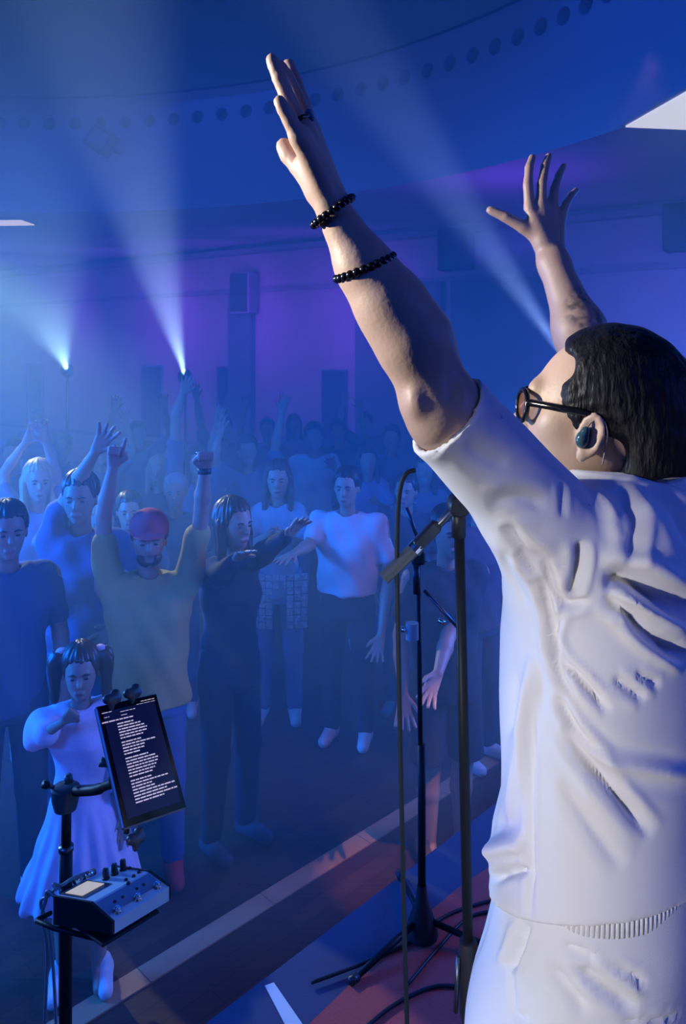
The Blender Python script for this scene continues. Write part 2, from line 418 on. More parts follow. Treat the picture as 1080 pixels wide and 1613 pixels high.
# gaps in the purple wall wash, their shade painted as dark strips
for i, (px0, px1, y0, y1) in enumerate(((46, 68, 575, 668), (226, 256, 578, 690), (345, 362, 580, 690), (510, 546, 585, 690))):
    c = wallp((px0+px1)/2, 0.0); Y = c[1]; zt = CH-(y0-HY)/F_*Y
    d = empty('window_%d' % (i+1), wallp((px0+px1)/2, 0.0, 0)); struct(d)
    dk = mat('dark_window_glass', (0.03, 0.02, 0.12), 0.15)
    fr = mat('window_frame_paint', (0.14, 0.12, 0.3), 0.5)
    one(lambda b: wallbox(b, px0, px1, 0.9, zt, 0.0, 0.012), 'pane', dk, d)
    for (q0, q1, a0, a1) in ((px0-1.5, px0, 0.88, zt+0.03), (px1, px1+1.5, 0.88, zt+0.03), (px0-1.5, px1+1.5, zt, zt+0.03), (px0-1.5, px1+1.5, 0.86, 0.9)):
        one(lambda b: wallbox(b, q0, q1, a0, a1, 0, 0.035), 'window_frame', fr, d)
# other walls of the hall (outside the frame, they close the room)
for nm, c, h in (('wall_left', (-9.0, 7.5, 2.65), (0.1, 10.5, 2.65)), ('wall_right', (5.2, 3.0, 2.65), (0.1, 6.0, 2.65)), ('wall_front', (-1.9, -3.0, 2.65), (7.2, 0.1, 2.65))):
    struct(one(lambda b: b.box(c, h), nm, wall_m))
# ceilings: a flat outer ceiling with a round raised well, its curved bulkhead carries a row of round holes
CC = np.array([-3.27, 3.05]); CR = 5.69
ZB, ZT, ZH = 4.0, 5.25, 4.955
def ceiling_outer(b):
    n = 96; vs = []; fs = []
    for i in range(n):
        a = 2*math.pi*i/n; d = np.array([math.cos(a), math.sin(a)])
        for r, z in ((CR+0.02, ZB), (CR+14, ZB), (CR+14, ZB+0.2), (CR+0.02, ZB+0.2)):
            vs.append((*(CC+d*r), z))
    for i in range(n):
        j = (i+1) % n
        for k in range(3): fs.append((i*4+k, i*4+k+1, j*4+k+1, j*4+k))
    b.add(vs, fs)
struct(one(ceiling_outer, 'ceiling', soffit_m))
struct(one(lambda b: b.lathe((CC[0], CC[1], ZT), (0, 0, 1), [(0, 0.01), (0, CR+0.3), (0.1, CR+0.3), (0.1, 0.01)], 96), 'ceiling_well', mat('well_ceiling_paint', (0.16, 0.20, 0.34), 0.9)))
# bulkhead wall with real holes (built as a strip of cells, hole cells get a ring)
hole_px = [(-38, 199), (0, 198), (38, 196.5), (78, 195), (118, 193.5), (158, 191.5), (197, 189.5), (235, 187.5), (273, 184.5), (311, 181), (349, 177), (387, 172.5), (424, 168), (460, 162), (496, 155.5), (532, 147.5), (568, 139), (603, 130), (637, 120.5), (673, 109.5), (708, 98.5), (744, 86), (779, 73), (815, 59), (851, 43), (887, 26), (922, 8), (957, -11)]
def ray_circle(px, R):
    k = (px-540)/F_; A = k*k+1; B = -2*(k*CC[0]+CC[1]); C = CC@CC-R*R
    Y = (-B+math.sqrt(B*B-4*A*C))/(2*A); return k*Y, Y
hole_ang = []
for px, py in hole_px:
    x, y = ray_circle(px, CR); hole_ang.append(math.atan2(y-CC[1], x-CC[0]))
hole_ang = sorted(hole_ang)
step = (hole_ang[-1]-hole_ang[0])/(len(hole_ang)-1)
def bulkhead(b):
    def pt(a, z, r=CR): return (CC[0]+r*math.cos(a), CC[1]+r*math.sin(a), z)
    hr = 0.070; hw = step/2; hz = hw*CR
    angs = list(hole_ang)
    # full circle rest
    a = angs[-1]+hw; end = angs[0]-hw+2*math.pi; m = 60
    for i in range(m):
        a0 = a+(end-a)*i/m; a1 = a+(end-a)*(i+1)/m
        b.add([pt(a0, ZB-0.02), pt(a1, ZB-0.02), pt(a1, ZT), pt(a0, ZT)], [(0, 3, 2, 1)])
    for i, h in enumerate(angs):
        l = h-hw if i == 0 else (angs[i-1]+h)/2; r = h+hw if i == len(angs)-1 else (angs[i+1]+h)/2
        b.add([pt(l, ZB-0.02), pt(r, ZB-0.02), pt(r, ZH-hz), pt(l, ZH-hz)], [(0, 3, 2, 1)])
        b.add([pt(l, ZH+hz), pt(r, ZH+hz), pt(r, ZT), pt(l, ZT)], [(0, 3, 2, 1)])
        n = 16; ring = []; outer = []
        for k in range(n):
            t = 2*math.pi*k/n; c, s = math.cos(t), math.sin(t); q = max(abs(c), abs(s))
            oa = h+(c/q)*((r-h) if c > 0 else (h-l)); oz = ZH+s/q*hz
            outer.append(pt(oa, oz)); ring.append(pt(h+c*hr/CR, ZH+s*hr))
        back = [pt(h+math.cos(2*math.pi*k/n)*hr/CR, ZH+math.sin(2*math.pi*k/n)*hr, CR+0.12) for k in range(n)]
        v = outer+ring+back; f = []
        for k in range(n):
            j = (k+1) % n; f.append((k, n+k, n+j, j)); f.append((n+k, 2*n+k, 2*n+j, n+j))
        b.add(v, f)
struct(one(bulkhead, 'wall_bulkhead', mat('bulkhead_paint', (0.36, 0.40, 0.52), 0.85, noise=0.04, nscale=2)))
# round downlights sitting in the holes
dl = mat('downlight_glass', (0.004, 0.006, 0.012), 0.2)
proto = None
for i, h in enumerate(hole_ang):
    x, y = CC[0]+(CR+0.115)*math.cos(h), CC[1]+(CR+0.115)*math.sin(h)
    if proto is None:
        b = MB(); ax = (math.cos(h), math.sin(h), 0)
        b.lathe((x, y, ZH), ax, [(-0.055, 0.03), (-0.055, 0.062), (0.004, 0.066), (0.03, 0.05)], 14)
        proto = mesh_np('recessed_downlight', np.array(b.v)-np.array([x, y, ZH]), b.f, dl); o = proto; base_h = h
    else:
        o = proto.copy(); COL.objects.link(o)
    o.location = (x, y, ZH); o.rotation_euler = (0, 0, h-base_h)
    tag(o, 'small dark round downlight in the row along the curved bulkhead', 'downlight', 'downlights along the curved bulkhead')
# thin shadow-gap moulding at the bulkhead top
struct(one(lambda b: b.tube([(CC[0]+(CR-0.01)*math.cos(2*math.pi*i/96), CC[1]+(CR-0.01)*math.sin(2*math.pi*i/96), ZT-0.01) for i in range(96)], 0.012, 6, closed=True), 'trim_5', mat('dark_gap', (0.02, 0.03, 0.06), 0.8)))
# bright ceiling panels beyond the bulkhead
panel_m = mat('lit_panel', (0.8, 0.8, 0.8), 0.5, emit=(0.82, 0.93, 0.86), es=0.8)
def ceiling_lamp(name, c, hx, hy, ang, label):
    r = empty(name, (c[0], c[1], ZB-0.03)); tag(r, label, 'ceiling light', None)
    A = [(math.cos(ang), math.sin(ang), 0), (-math.sin(ang), math.cos(ang), 0), (0, 0, 1)]
    one(lambda b: b.box((c[0], c[1], ZB-0.012), (hx+0.03, hy+0.03, 0.011), A), 'frame', mat('lamp_frame', (0.4, 0.4, 0.45), 0.5), r)
    one(lambda b: b.box((c[0], c[1], ZB-0.028), (hx, hy, 0.006), A), 'diffuser', panel_m, r)
ceiling_lamp('ceiling_light', (2.52, 5.02), 0.56, 0.42, math.radians(8), 'large white ceiling light panel at the top right above the bulkhead edge')
ceiling_lamp('ceiling_light', (-4.06, 9.42), 0.33, 0.17, math.radians(-4), 'small white ceiling light at the left edge under the bulkhead')
# boxes on the walls
def wall_speaker(px, py, z_half, w, label, col, off=0.14):
    c = wallp(px, off); z = CH-(py-HY)/F_*c[1]; A = [WD, WN, (0, 0, 1)]
    r = empty('wall_speaker', (c[0], c[1], z)); tag(r, label, 'speaker')
    one(lambda b: b.box((c[0], c[1], z), (w, 0.11, z_half), A, 0.015), 'cabinet', mat(col[0], col[1], 0.6), r)
    g = np.array([c[0], c[1], z])+WN*0.115
    one(lambda b: b.box(g, (w*0.86, 0.006, z_half*0.9), A, 0.004), 'grille', mat('speaker_grille', (0.02, 0.02, 0.025), 0.7), r)
    one(lambda b: b.tube([np.array([c[0], c[1], z])-WN*0.14, np.array([c[0], c[1], z])-WN*0.10], 0.03, 10), 'bracket', steel, r)
wall_speaker(718, 393, 0.25, 0.20, 'dark box loudspeaker on the blue wall between the two raised arms', ('speaker_black', (0.02, 0.025, 0.04)))
wall_speaker(1076, 358, 0.24, 0.18, 'dark box loudspeaker at the right edge on the purple wall', ('speaker_black', (0.02, 0.025, 0.04)))
wall_speaker(384, 462, 0.30, 0.19, 'pale box loudspeaker high on the pilaster behind the crowd', ('speaker_pale', (0.20, 0.28, 0.34)))
# floodlight hanging on the bulkhead
fx, fy = ray_circle(160, CR-0.22); fz = CH-(222-HY)/F_*fy
fr_ = empty('floodlight', (fx, fy, fz)); tag(fr_, 'square blue-grey floodlight tilted on the curved bulkhead under the downlights', 'floodlight')
A = [unit((0.80, -0.28, -0.50)), unit((0.2, 0.95, -0.2)), (0, 0, 1)]; A[2] = unit(np.cross(A[0], A[1])); A[1] = unit(np.cross(A[2], A[0]))
fc = np.array([fx, fy, fz])
one(lambda b: b.box(fc, (0.16, 0.07, 0.13), A, 0.02), 'housing', mat('flood_housing', (0.015, 0.025, 0.06), 0.5), fr_)
one(lambda b: b.box(fc-A[1]*0.072, (0.11, 0.006, 0.08), A, 0.004), 'lens', mat('flood_lens', (0.10, 0.15, 0.22), 0.3), fr_)
one(lambda b: b.tube(spline([fc+A[0]*0.17, fc+A[0]*0.18+A[1]*0.14, fc+A[1]*0.2, fc-A[0]*0.18+A[1]*0.14, fc-A[0]*0.17], 4), 0.012, 8), 'yoke', steel, fr_, True)
# stage lamps at the back whose beams cross the haze
def spot_fixture(src, to, label, hgt):
    s = np.array(src); a = unit(np.array(to)-s); r = empty('stage_spotlight', (s[0], s[1], 0)); tag(r, label, 'spotlight', None)
    c = s-a*0.10
    one(lambda b: b.lathe(c, a, [(-0.22, 0.05), (-0.2, 0.09), (0.0, 0.10), (0.06, 0.085), (0.06, 0.07), (0.02, 0.07)], 16), 'housing', black_m, r, True)
    one(lambda b: b.lathe(c, a, [(0.03, 0.001), (0.03, 0.045), (0.035, 0.045), (0.035, 0.001)], 14), 'lens', mat('hot_lens', (1, 1, 1), 0.3, emit=(0.85, 1.0, 0.85), es=7.0), r)
    p = s-a*0.2
    one(lambda b: b.tube([(p[0], p[1], 0.02), (p[0], p[1], p[2]-0.04)], 0.018, 8), 'pole', black_m, r)
    one(lambda b: b.lathe((p[0], p[1], 0.0), (0, 0, 1), [(0, 0.22), (0.02, 0.22), (0.03, 0.03), (0.06, 0.02)], 16), 'base', black_m, r)
spot_fixture(L1, P(172, 60, 5.0), 'bright spotlight behind the crowd throwing the beam above the raised arm', 2)
spot_fixture(L2, P(10, 300, 5.5), 'small faint spotlight at far left behind the crowd', 2)
spot_fixture(L3, P(545, 60, 3.3), 'spotlight hidden behind the singer head throwing the long diagonal beam', 2)
# haze that fills the room, the blue light tinted into its colour

hb = MB(); hb.box((-1.9, 9.2, 2.62), (7.0, 6.8, 2.615))
hm = bpy.data.materials.new('stage_haze'); hm.use_nodes = True; nt = hm.node_tree; nt.nodes.clear()
out = nt.nodes.new('ShaderNodeOutputMaterial'); vs_ = nt.nodes.new('ShaderNodeVolumeScatter')
vs_.inputs['Color'].default_value = (0.50, 0.86, 1.0, 1); vs_.inputs['Density'].default_value = 0.13; vs_.inputs['Anisotropy'].default_value = 0.25
nt.links.new(vs_.outputs[0], out.inputs['Volume'])
haze = hb.build('haze', hm); haze['kind'] = 'stuff'; haze['label'] = 'thin blue stage haze filling the hall'; haze['category'] = 'haze'
# ------------------------------------------------------------------ the singer
skin = mat('singer_skin', (0.50, 0.33, 0.25), 0.5, noise=0.10, nscale=25, bump=0.06, bscale=180)
shirt_m = mat('white_cotton', (0.80, 0.79, 0.78), 0.9, bump=0.10, bscale=900, spec=0.2, sheen=0.1)
pants_m = mat('white_trouser_cotton', (0.78, 0.78, 0.78), 0.9, bump=0.12, bscale=700, spec=0.2)
hair_m = mat('black_hair', (0.006, 0.006, 0.009), 0.5, spec=0.18, bump=0.5, bscale=90, stretch=(1, 1, 0.25))
glass_frame = mat('glasses_acetate', (0.008, 0.008, 0.01), 0.18)
lens_m = mat('amber_lens', (0.30, 0.12, 0.06), 0.1, alpha=0.55)
bead_m = mat('black_beads', (0.006, 0.006, 0.008), 0.22)

C0 = np.array([0.385, 1.17]); fT = np.array([-0.87, 0.50, 0]); lT = np.array([-0.50, -0.87, 0])
singer = empty('person', (C0[0], C0[1], 0.70))
tag(singer, 'singer in a loose white shirt seen from behind with both arms raised, wearing glasses', 'person')
LS = np.array([0.300, 1.015, 2.225]); RS = np.array([0.475, 1.33, 2.22])
REl = P(930, 612, 1.50)
# head frame
hF = unit((-0.92, 0.34, 0.085)); hL = unit(np.cross((0, 0, 1), hF)); hU = np.cross(hF, hL); HC = P(952, 634, 1.15)
HA = np.array([hF, hL, hU])
def hp(f, l, u): return HC+hF*f+hL*l+hU*u
body = []
U = lambda prim, k=0.01: body.append(('u', prim, k))
# torso core, neck
U(loft([(1.30, C0[0], C0[1], 0.12, 0.08), (1.62, C0[0], C0[1], 0.13, 0.09), (2.0, C0[0], C0[1], 0.14, 0.09), (2.2, C0[0], C0[1], 0.12, 0.06)], lT, fT), 0.02)
U(rc((C0[0], C0[1], 2.16), hp(-0.02, 0, -0.07), 0.062, 0.056), 0.03)
U(rc(hp(-0.01, 0.035, -0.07), hp(0.01, 0.02, -0.19), 0.018, 0.018), 0.03)
# head
U(ell(hp(0, 0, 0), (0.098, 0.076, 0.098), HA), 0.02)
U(ell(hp(0.03, 0, -0.045), (0.072, 0.064, 0.088), HA), 0.03)
U(ell(hp(0.035, 0, -0.105), (0.062, 0.050, 0.030), HA), 0.03)
U(rc(hp(0.085, 0, -0.118), hp(0.085, 0, -0.112), 0.020, 0.018), 0.02)
U(rc(hp(0.095, -0.03, 0.012), hp(0.095, 0.03, 0.012), 0.011, 0.011), 0.018)        # brow ridge
U(rc(hp(0.097, 0, 0.002), hp(0.118, 0, -0.035), 0.008, 0.011), 0.010)                # nose
for s in (-1, 1):
    U(rc(hp(0.105, s*0.010, -0.040), hp(0.108, s*0.012, -0.042), 0.007, 0.007), 0.006)
    U(ell(hp(0.060, s*0.048, -0.035), (0.022, 0.016, 0.018), HA), 0.02)
    body.append(('s', ell(hp(0.104, s*0.031, -0.014), (0.016, 0.016, 0.010), HA), 0.01))
    U(ell(hp(0.084, s*0.031, -0.014), (0.012, 0.012, 0.012), HA), 0.003)
U(rc(hp(0.098, -0.020, -0.078), hp(0.098, 0.020, -0.078), 0.007, 0.007), 0.006)      # lips
U(rc(hp(0.095, -0.016, -0.088), hp(0.095, 0.016, -0.088), 0.008, 0.008), 0.006)
# ears
def ear(s):
    e = hp(0.012, s*0.081, -0.044)
    a = unit(hU*1.0-hF*0.18); c = unit(hL*s*0.88+hF*0.30); b_ = np.cross(a, c)
    if b_@hF < 0: b_ = -b_
    U(ell(e, (0.030, 0.018, 0.006), [a, b_, c]), 0.006)
    U(torus(e+c*0.006-b_*0.002+a*0.004, [b_, a, c], 0.0155, 0.0042, 1.65), 0.003)
    U(torus(e+c*0.004+a*0.002+b_*0.001, [b_, a, c], 0.0090, 0.0028, 1.6), 0.003)
    U(ell(e-a*0.028+b_*0.004+c*0.003, (0.009, 0.008, 0.005), [a, b_, c]), 0.004)
    body.append(('s', ell(e+c*0.008+b_*0.004-a*0.003, (0.010, 0.006, 0.006), [a, b_, c]), 0.003))
    return e, a, b_, c
earL = ear(1); ear(-1)
# left arm
U(rc(LS, P(715, 666, 0.935), 0.046, 0.036), 0.01)
U(rc(P(715, 666, 0.935), P(700, 648, 0.93), 0.036, 0.040), 0.01)
U(rc(P(664, 634, 0.925), P(690, 655, 0.93), 0.018, 0.034), 0.02)
U(rc(P(700, 648, 0.93), P(651, 536, 0.925), 0.038, 0.0400), 0.03)
U(rc(P(651, 536, 0.925), P(614, 478, 0.925), 0.0400, 0.0365), 0.03)
U(rc(P(614, 478, 0.925), P(574, 421, 0.925), 0.0365, 0.0310), 0.03)
U(rc(P(574, 421, 0.925), P(527, 335, 0.92), 0.0310, 0.0215), 0.02)
U(ell(P(659, 633, 0.900), (0.012, 0.012, 0.016)), 0.012)
body.append(('s', rc(P(664, 618, 0.882), P(672, 634, 0.882), 0.003, 0.003), 0.010))
body.append(('s', rc(P(716, 560, 0.886), P(712, 620, 0.888), 0.004, 0.004), 0.014))
# left hand, seen along its outer edge
wr = P(529, 334, 0.92)
for k, (a, c, r0, r1) in enumerate([((517, 312, 0.912), (473, 216, 0.880), 0.015, 0.0125), ((518, 310, 0.917), (480, 203, 0.900), 0.015, 0.0120),
                                   ((520, 310, 0.925), (486, 198, 0.920), 0.015, 0.0115), ((522, 314, 0.933), (490, 205, 0.938), 0.015, 0.0110)]):
    U(rc(P(*a), P(*c), r0, r1), 0.012)
U(rc(P(500, 300, 0.925), P(478, 262, 0.925), 0.016, 0.014), 0.014)
def finger(pts, rr, k=0.003):
    for i in range(len(pts)-1): U(rc(P(*pts[i]), P(*pts[i+1]), rr[i], rr[i+1]), 0.006 if i == 0 else k)
finger([(470, 218, 0.878), (457, 190, 0.872), (447, 172, 0.868), (440, 159, 0.866)], [0.0100, 0.0088, 0.0080, 0.0072])
finger([(476, 205, 0.898), (455, 160, 0.892), (440, 122, 0.888), (428, 94, 0.886)], [0.0108, 0.0095, 0.0087, 0.0078])
finger([(484, 200, 0.920), (468, 155, 0.925), (452, 122, 0.930), (441, 104, 0.932)], [0.0108, 0.0095, 0.0088, 0.0078])
finger([(490, 206, 0.940), (476, 160, 0.948), (464, 126, 0.952), (455, 102, 0.955)], [0.0105, 0.0092, 0.0085, 0.0080])
finger([(500, 296, 0.940), (473, 262, 0.955), (456, 243, 0.960), (448, 231, 0.962)], [0.0165, 0.0135, 0.0125, 0.0110])
# right arm and hand (back of the hand towards us)
U(rc(RS, REl, 0.052, 0.047), 0.02)
U(rc(REl, P(912, 520, 1.53), 0.044, 0.047), 0.03)
U(rc(P(912, 520, 1.53), P(872, 415, 1.58), 0.045, 0.029), 0.03)
U(rc(P(872, 415, 1.58), P(862, 388, 1.60), 0.029, 0.027, ((0.3, 1, 0), 0.7)), 0.02)
for a, c, r0, r1 in [((856, 380, 1.59), (834, 328, 1.60), 0.017, 0.0115), ((862, 380, 1.60), (853, 322, 1.60), 0.018, 0.0115),
                     ((869, 382, 1.60), (870, 326, 1.605), 0.018, 0.0112), ((874, 386, 1.60), (884, 340, 1.61), 0.017, 0.0105)]:
    U(rc(P(*a), P(*c), r0, r1), 0.014)
finger([(834, 328, 1.60), (831, 292, 1.60), (833, 264, 1.615), (838, 248, 1.635)], [0.0112, 0.0098, 0.0088, 0.0078])
finger([(852, 322, 1.60), (853, 290, 1.60), (858, 262, 1.62), (864, 246, 1.645)], [0.0112, 0.0098, 0.0088, 0.0078])
finger([(869, 328, 1.605), (873, 298, 1.605), (880, 276, 1.62), (887, 262, 1.645)], [0.0108, 0.0094, 0.0085, 0.0075])
finger([(884, 340, 1.61), (891, 322, 1.61), (900, 307, 1.62), (907, 300, 1.64)], [0.0100, 0.0085, 0.0076, 0.0068])
finger([(850, 375, 1.60), (824, 358, 1.595), (796, 342, 1.595), (772, 331, 1.60)], [0.0165, 0.0130, 0.0110, 0.0090])
U(rc(P(852, 378, 1.595), P(838, 352, 1.60), 0.015, 0.011), 0.014)
# legs
hipL = np.array([C0[0], C0[1], 1.52])+lT*0.09; hipR = np.array([C0[0], C0[1], 1.52])-lT*0.09
kneeL = np.array([0.27, 1.06, 1.16]); ankL = np.array([0.31, 1.03, 0.79]); kneeR = np.array([0.44, 1.30, 1.15]); ankR = np.array([0.47, 1.32, 0.79])
for h_, k_, a_ in ((hipL, kneeL, ankL), (hipR, kneeR, ankR)):
    U(rc(h_-np.array([0, 0, 0.05]), k_, 0.075, 0.052), 0.03); U(rc(k_, a_, 0.048, 0.036), 0.02)
ob = organic('body', body, 0.0042, skin, singer, 1)
# tattoo patch on the right forearm as a second node layer of the skin
nt = skin.node_tree; bs = nt.nodes['Principled BSDF']; src = bs.inputs['Base Color'].links[0].from_socket
geo = nt.nodes.new('ShaderNodeTexCoord'); tp = P(934, 482, 1.49)-np.array(root_loc(singer))
sub = nt.nodes.new('ShaderNodeVectorMath'); sub.operation = 'DISTANCE'; sub.inputs[1].default_value = tuple(tp)
nt.links.new(geo.outputs['Object'], sub.inputs[0])
rmp = nt.nodes.new('ShaderNodeMapRange'); rmp.inputs[1].default_value = 0.045; rmp.inputs[2].default_value = 0.06; rmp.inputs[3].default_value = 1; rmp.inputs[4].default_value = 0
nt.links.new(sub.outputs['Value'], rmp.inputs[0])
vo = nt.nodes.new('ShaderNodeTexNoise'); vo.inputs['Scale'].default_value = 55; vo.inputs['Detail'].default_value = 2; nt.links.new(geo.outputs['Object'], vo.inputs[0])
th = nt.nodes.new('ShaderNodeMapRange'); th.inputs[1].default_value = 0.40; th.inputs[2].default_value = 0.62; th.inputs[4].default_value = 0.75; nt.links.new(vo.outputs['Fac'], th.inputs[0])
ml = nt.nodes.new('ShaderNodeMath'); ml.operation = 'MULTIPLY'; nt.links.new(rmp.outputs[0], ml.inputs[0]); nt.links.new(th.outputs[0], ml.inputs[1])
mm = nt.nodes.new('ShaderNodeMixRGB'); mm.inputs[2].default_value = (0.05, 0.05, 0.06, 1)
nt.links.new(ml.outputs[0], mm.inputs[0]); nt.links.new(src, mm.inputs[1]); nt.links.new(mm.outputs[0], bs.inputs['Base Color'])

# folds of the cloth: grooves and ridges that follow lines laid over the shirt
def to_px(V): return np.stack([540+F_*V[:, 0]/V[:, 1], HY+F_*(CH-V[:, 2])/V[:, 1]], 1)
def fold_warp(folds, amp=0.0022, sc=16.0, facing=True):
    def w(V, Fq):
        N = normals(V, Fq); q = to_px(V); disp = np.zeros(len(V))
        view = unit((0, 0, 0)) if False else None
        toc = np.array([0, 0, CH])-V; toc /= np.linalg.norm(toc, axis=1)[:, None]
        fc = np.clip(((N*toc).sum(1)+0.1)*3, 0, 1) if facing else 1
        for pts, wd_, dep in folds:
            pts = np.array(spline([np.array([*p, 0.0]) for p in pts], 6))[:, :2]
            seg = np.linalg.norm(np.diff(pts, axis=0), axis=1); cum = np.concatenate([[0], np.cumsum(seg)]); L = cum[-1]
            lo, hi = pts.min(0)-3*wd_, pts.max(0)+3*wd_
            m = np.where((q[:, 0] > lo[0]) & (q[:, 0] < hi[0]) & (q[:, 1] > lo[1]) & (q[:, 1] < hi[1]))[0]
            if len(m) == 0: continue
            best = np.full(len(m), 1e9); tt = np.zeros(len(m)); side = np.zeros(len(m))
            for i in range(len(pts)-1):
                a, b = pts[i], pts[i+1]; ab = b-a; l2 = ab@ab+1e-9
                r = q[m]-a; h = np.clip((r@ab)/l2, 0, 1); e = r-h[:, None]*ab; dd = np.linalg.norm(e, axis=1)
                u_ = dd < best; best = np.where(u_, dd, best); tt = np.where(u_, (cum[i]+h*seg[i])/L, tt)
                side = np.where(u_, np.sign(ab[0]*r[:, 1]-ab[1]*r[:, 0]), side)
            taper = np.clip(np.minimum(tt, 1-tt)*5, 0, 1)**0.7
            x = best*side/wd_
            prof = np.where(x > 0, np.exp(-(x*2.2)**2), np.exp(-(x*1.0)**2))-0.35*np.exp(-((np.abs(x)-1.9)/0.7)**2)
            disp[m] -= 1.3*dep*prof*taper
        wob = (np.sin(V[:, 0]*sc+V[:, 2]*sc*0.7+1.3)*np.sin(V[:, 2]*sc*1.1-V[:, 0]*sc*0.4)+0.6*np.sin(V[:, 0]*sc*2.3-V[:, 2]*sc*1.7+V[:, 1]*sc))*amp
        return V+N*(disp*fc+wob)[:, None]
    return w
ZH_ = 1.765
c0 = lambda z, dx, a, b, dy=0: (z, C0[0]+dx, C0[1]+dy, a, b)
Tc = P(1000, 806, 1.12)
sh = [('u', loft([c0(1.40, 0.005, 0.230, 0.155), c0(1.68, -0.002, 0.230, 0.156), c0(1.76, -0.004, 0.226, 0.151), c0(1.82, 0.0, 0.220, 0.142), c0(1.95, 0.0, 0.222, 0.140),
                 c0(2.06, 0.0, 0.225, 0.140), c0(2.15, 0.004, 0.222, 0.138), c0(2.22, 0.012, 0.205, 0.125), c0(2.265, 0.02, 0.18, 0.105), c0(2.295, 0.03, 0.13, 0.08)], lT, fT), 0.02)]
sh.append(('u', rc((C0[0]+0.02, C0[1]-0.01, 2.225), LS+np.array([0.045, 0.03, -0.03]), 0.058, 0.080), 0.03))
sh.append(('u', rc((C0[0]+0.03, C0[1]+0.02, 2.215), RS+np.array([0.05, 0, -0.03]), 0.065, 0.085), 0.04))
sh.append(('u', rc(P(872, 832, 1.03), P(705, 655, 0.935), 0.066, 0.0565), 0.03))
sh.append(('u', rc(P(832, 822, 1.0), P(890, 915, 1.06), 0.050, 0.07), 0.04))
sh.append(('u', rc(P(705, 655, 0.935), P(670, 624, 0.93), 0.0565, 0.0560), 0.01))
sh.append(('u', rc(RS+np.array([0.02, 0, 0]), P(935, 650, 1.47), 0.085, 0.06), 0.03))
# cuff opening: cut square across, hollow inside
cuff_c = P(702, 653, 0.935); cuff_n = unit(P(670, 624, 0.93)-P(740, 686, 0.95))
sh.append(('s', rc(cuff_c+cuff_n*0.02, cuff_c-cuff_n*0.035, 0.0510, 0.046), 0.002))
ops_sh = sh+[('c', cuff_c, cuff_n)] if False else sh
def shirt_ops():
    o = list(sh)
    # local cut of the sleeve end: subtract a big box beyond the cuff plane
    z_ = cuff_n; x_ = unit(np.cross(z_, (0, 1, 0))); y_ = np.cross(z_, x_)
    o.append(('s', rbox(cuff_c+z_*0.10, (0.12, 0.12, 0.10), [x_, y_, z_], 0.002), 0.001))
    o.append(('c', (0.40, 1.0, 1.757), unit((0.12, -0.40, -1.0))))
    o.append(('s', loft([c0(1.4, 0, 0.214, 0.142), c0(1.79, 0, 0.210, 0.136), c0(1.83, 0, 0.12, 0.08)], lT, fT), 0.004))
    o.append(('s', rc(hp(-0.01, 0, -0.10), (C0[0]+0.0, C0[1], 2.24), 0.066, 0.062), 0.006))
    return o
S_FOLDS = [([(856, 880), (872, 930), (893, 953), (930, 946)], 8, 0.008), ([(912, 850), (910, 895), (898, 940)], 10, 0.010),
    ([(966, 770), (994, 806), (1000, 832), (986, 892)], 13, 0.010),
    ([(950, 924), (985, 922), (1030, 944), (1085, 975)], 22, 0.024), ([(950, 938), (1000, 978), (1045, 1012), (1085, 1040)], 12, 0.012),
    ([(955, 930), (1010, 952), (1085, 1000)], 12, -0.008),
    ([(770, 800), (810, 788), (860, 800)], 16, 0.005), ([(790, 828), (819, 862), (862, 892)], 13, 0.006),
    ([(885, 760), (884, 815)], 6, 0.003), ([(676, 724), (714, 686), (762, 640)], 4, 0.0026), ([(730, 700), (765, 725), (800, 735)], 18, 0.003),
    ([(845, 900), (862, 950), (868, 1010), (876, 1055), (903, 1098)], 8, 0.010), ([(866, 1000), (886, 1045), (912, 1070), (958, 1122)], 8, 0.010),
    ([(875, 1095), (900, 1140), (925, 1168), (955, 1196)], 8, 0.008), ([(884, 1145), (930, 1205), (976, 1262), (1024, 1318)], 13, 0.010),
    ([(965, 1070), (1015, 1102)], 10, 0.006), ([(1000, 1064), (1040, 1082)], 9, 0.005),
    ([(985, 975), (1030, 1016), (1085, 1040)], 10, 0.010), ([(834, 1030), (822, 1150), (795, 1310)], 12, -0.007), ([(812, 1060), (800, 1160)], 10, 0.004),
    ([(836, 1095), (834, 1250), (833, 1452)], 6, 0.006), ([(900, 1150), (960, 1200), (1090, 1225)], 14, -0.006), ([(880, 1230), (940, 1320), (980, 1370)], 14, 0.004),
    ([(930, 770), (955, 800), (965, 850)], 9, -0.004), ([(1020, 762), (1060, 800), (1085, 860)], 14, 0.006), ([(1000, 742), (1050, 756), (1090, 775)], 8, 0.006),
    ([(758, 1352), (800, 1340), (830, 1330)], 22, -0.014), ([(772, 1388), (800, 1375), (830, 1372)], 8, 0.010), ([(880, 960), (872, 1000)], 8, 0.006),
    ([(812, 870), (850, 905)], 8, 0.006), ([(790, 866), (800, 900), (830, 960)], 10, 0.004)]
shirt = organic('shirt', shirt_ops(), 0.0048, shirt_m, singer, 1, fold_warp(S_FOLDS, 0.0011, 14))
# ribbed collar and sleeve hem as their own raised bands
colr = [hp(-0.005, 0, -0.118)+hF*0.072*math.cos(t)+hL*0.066*math.sin(t)+hU*(0.006*math.cos(t)-0.012) for t in np.linspace(0, 2*math.pi, 40, endpoint=False)]
one(lambda b: b.tube(colr, 0.006, 8, closed=True), 'collar', shirt_m, shirt, True)
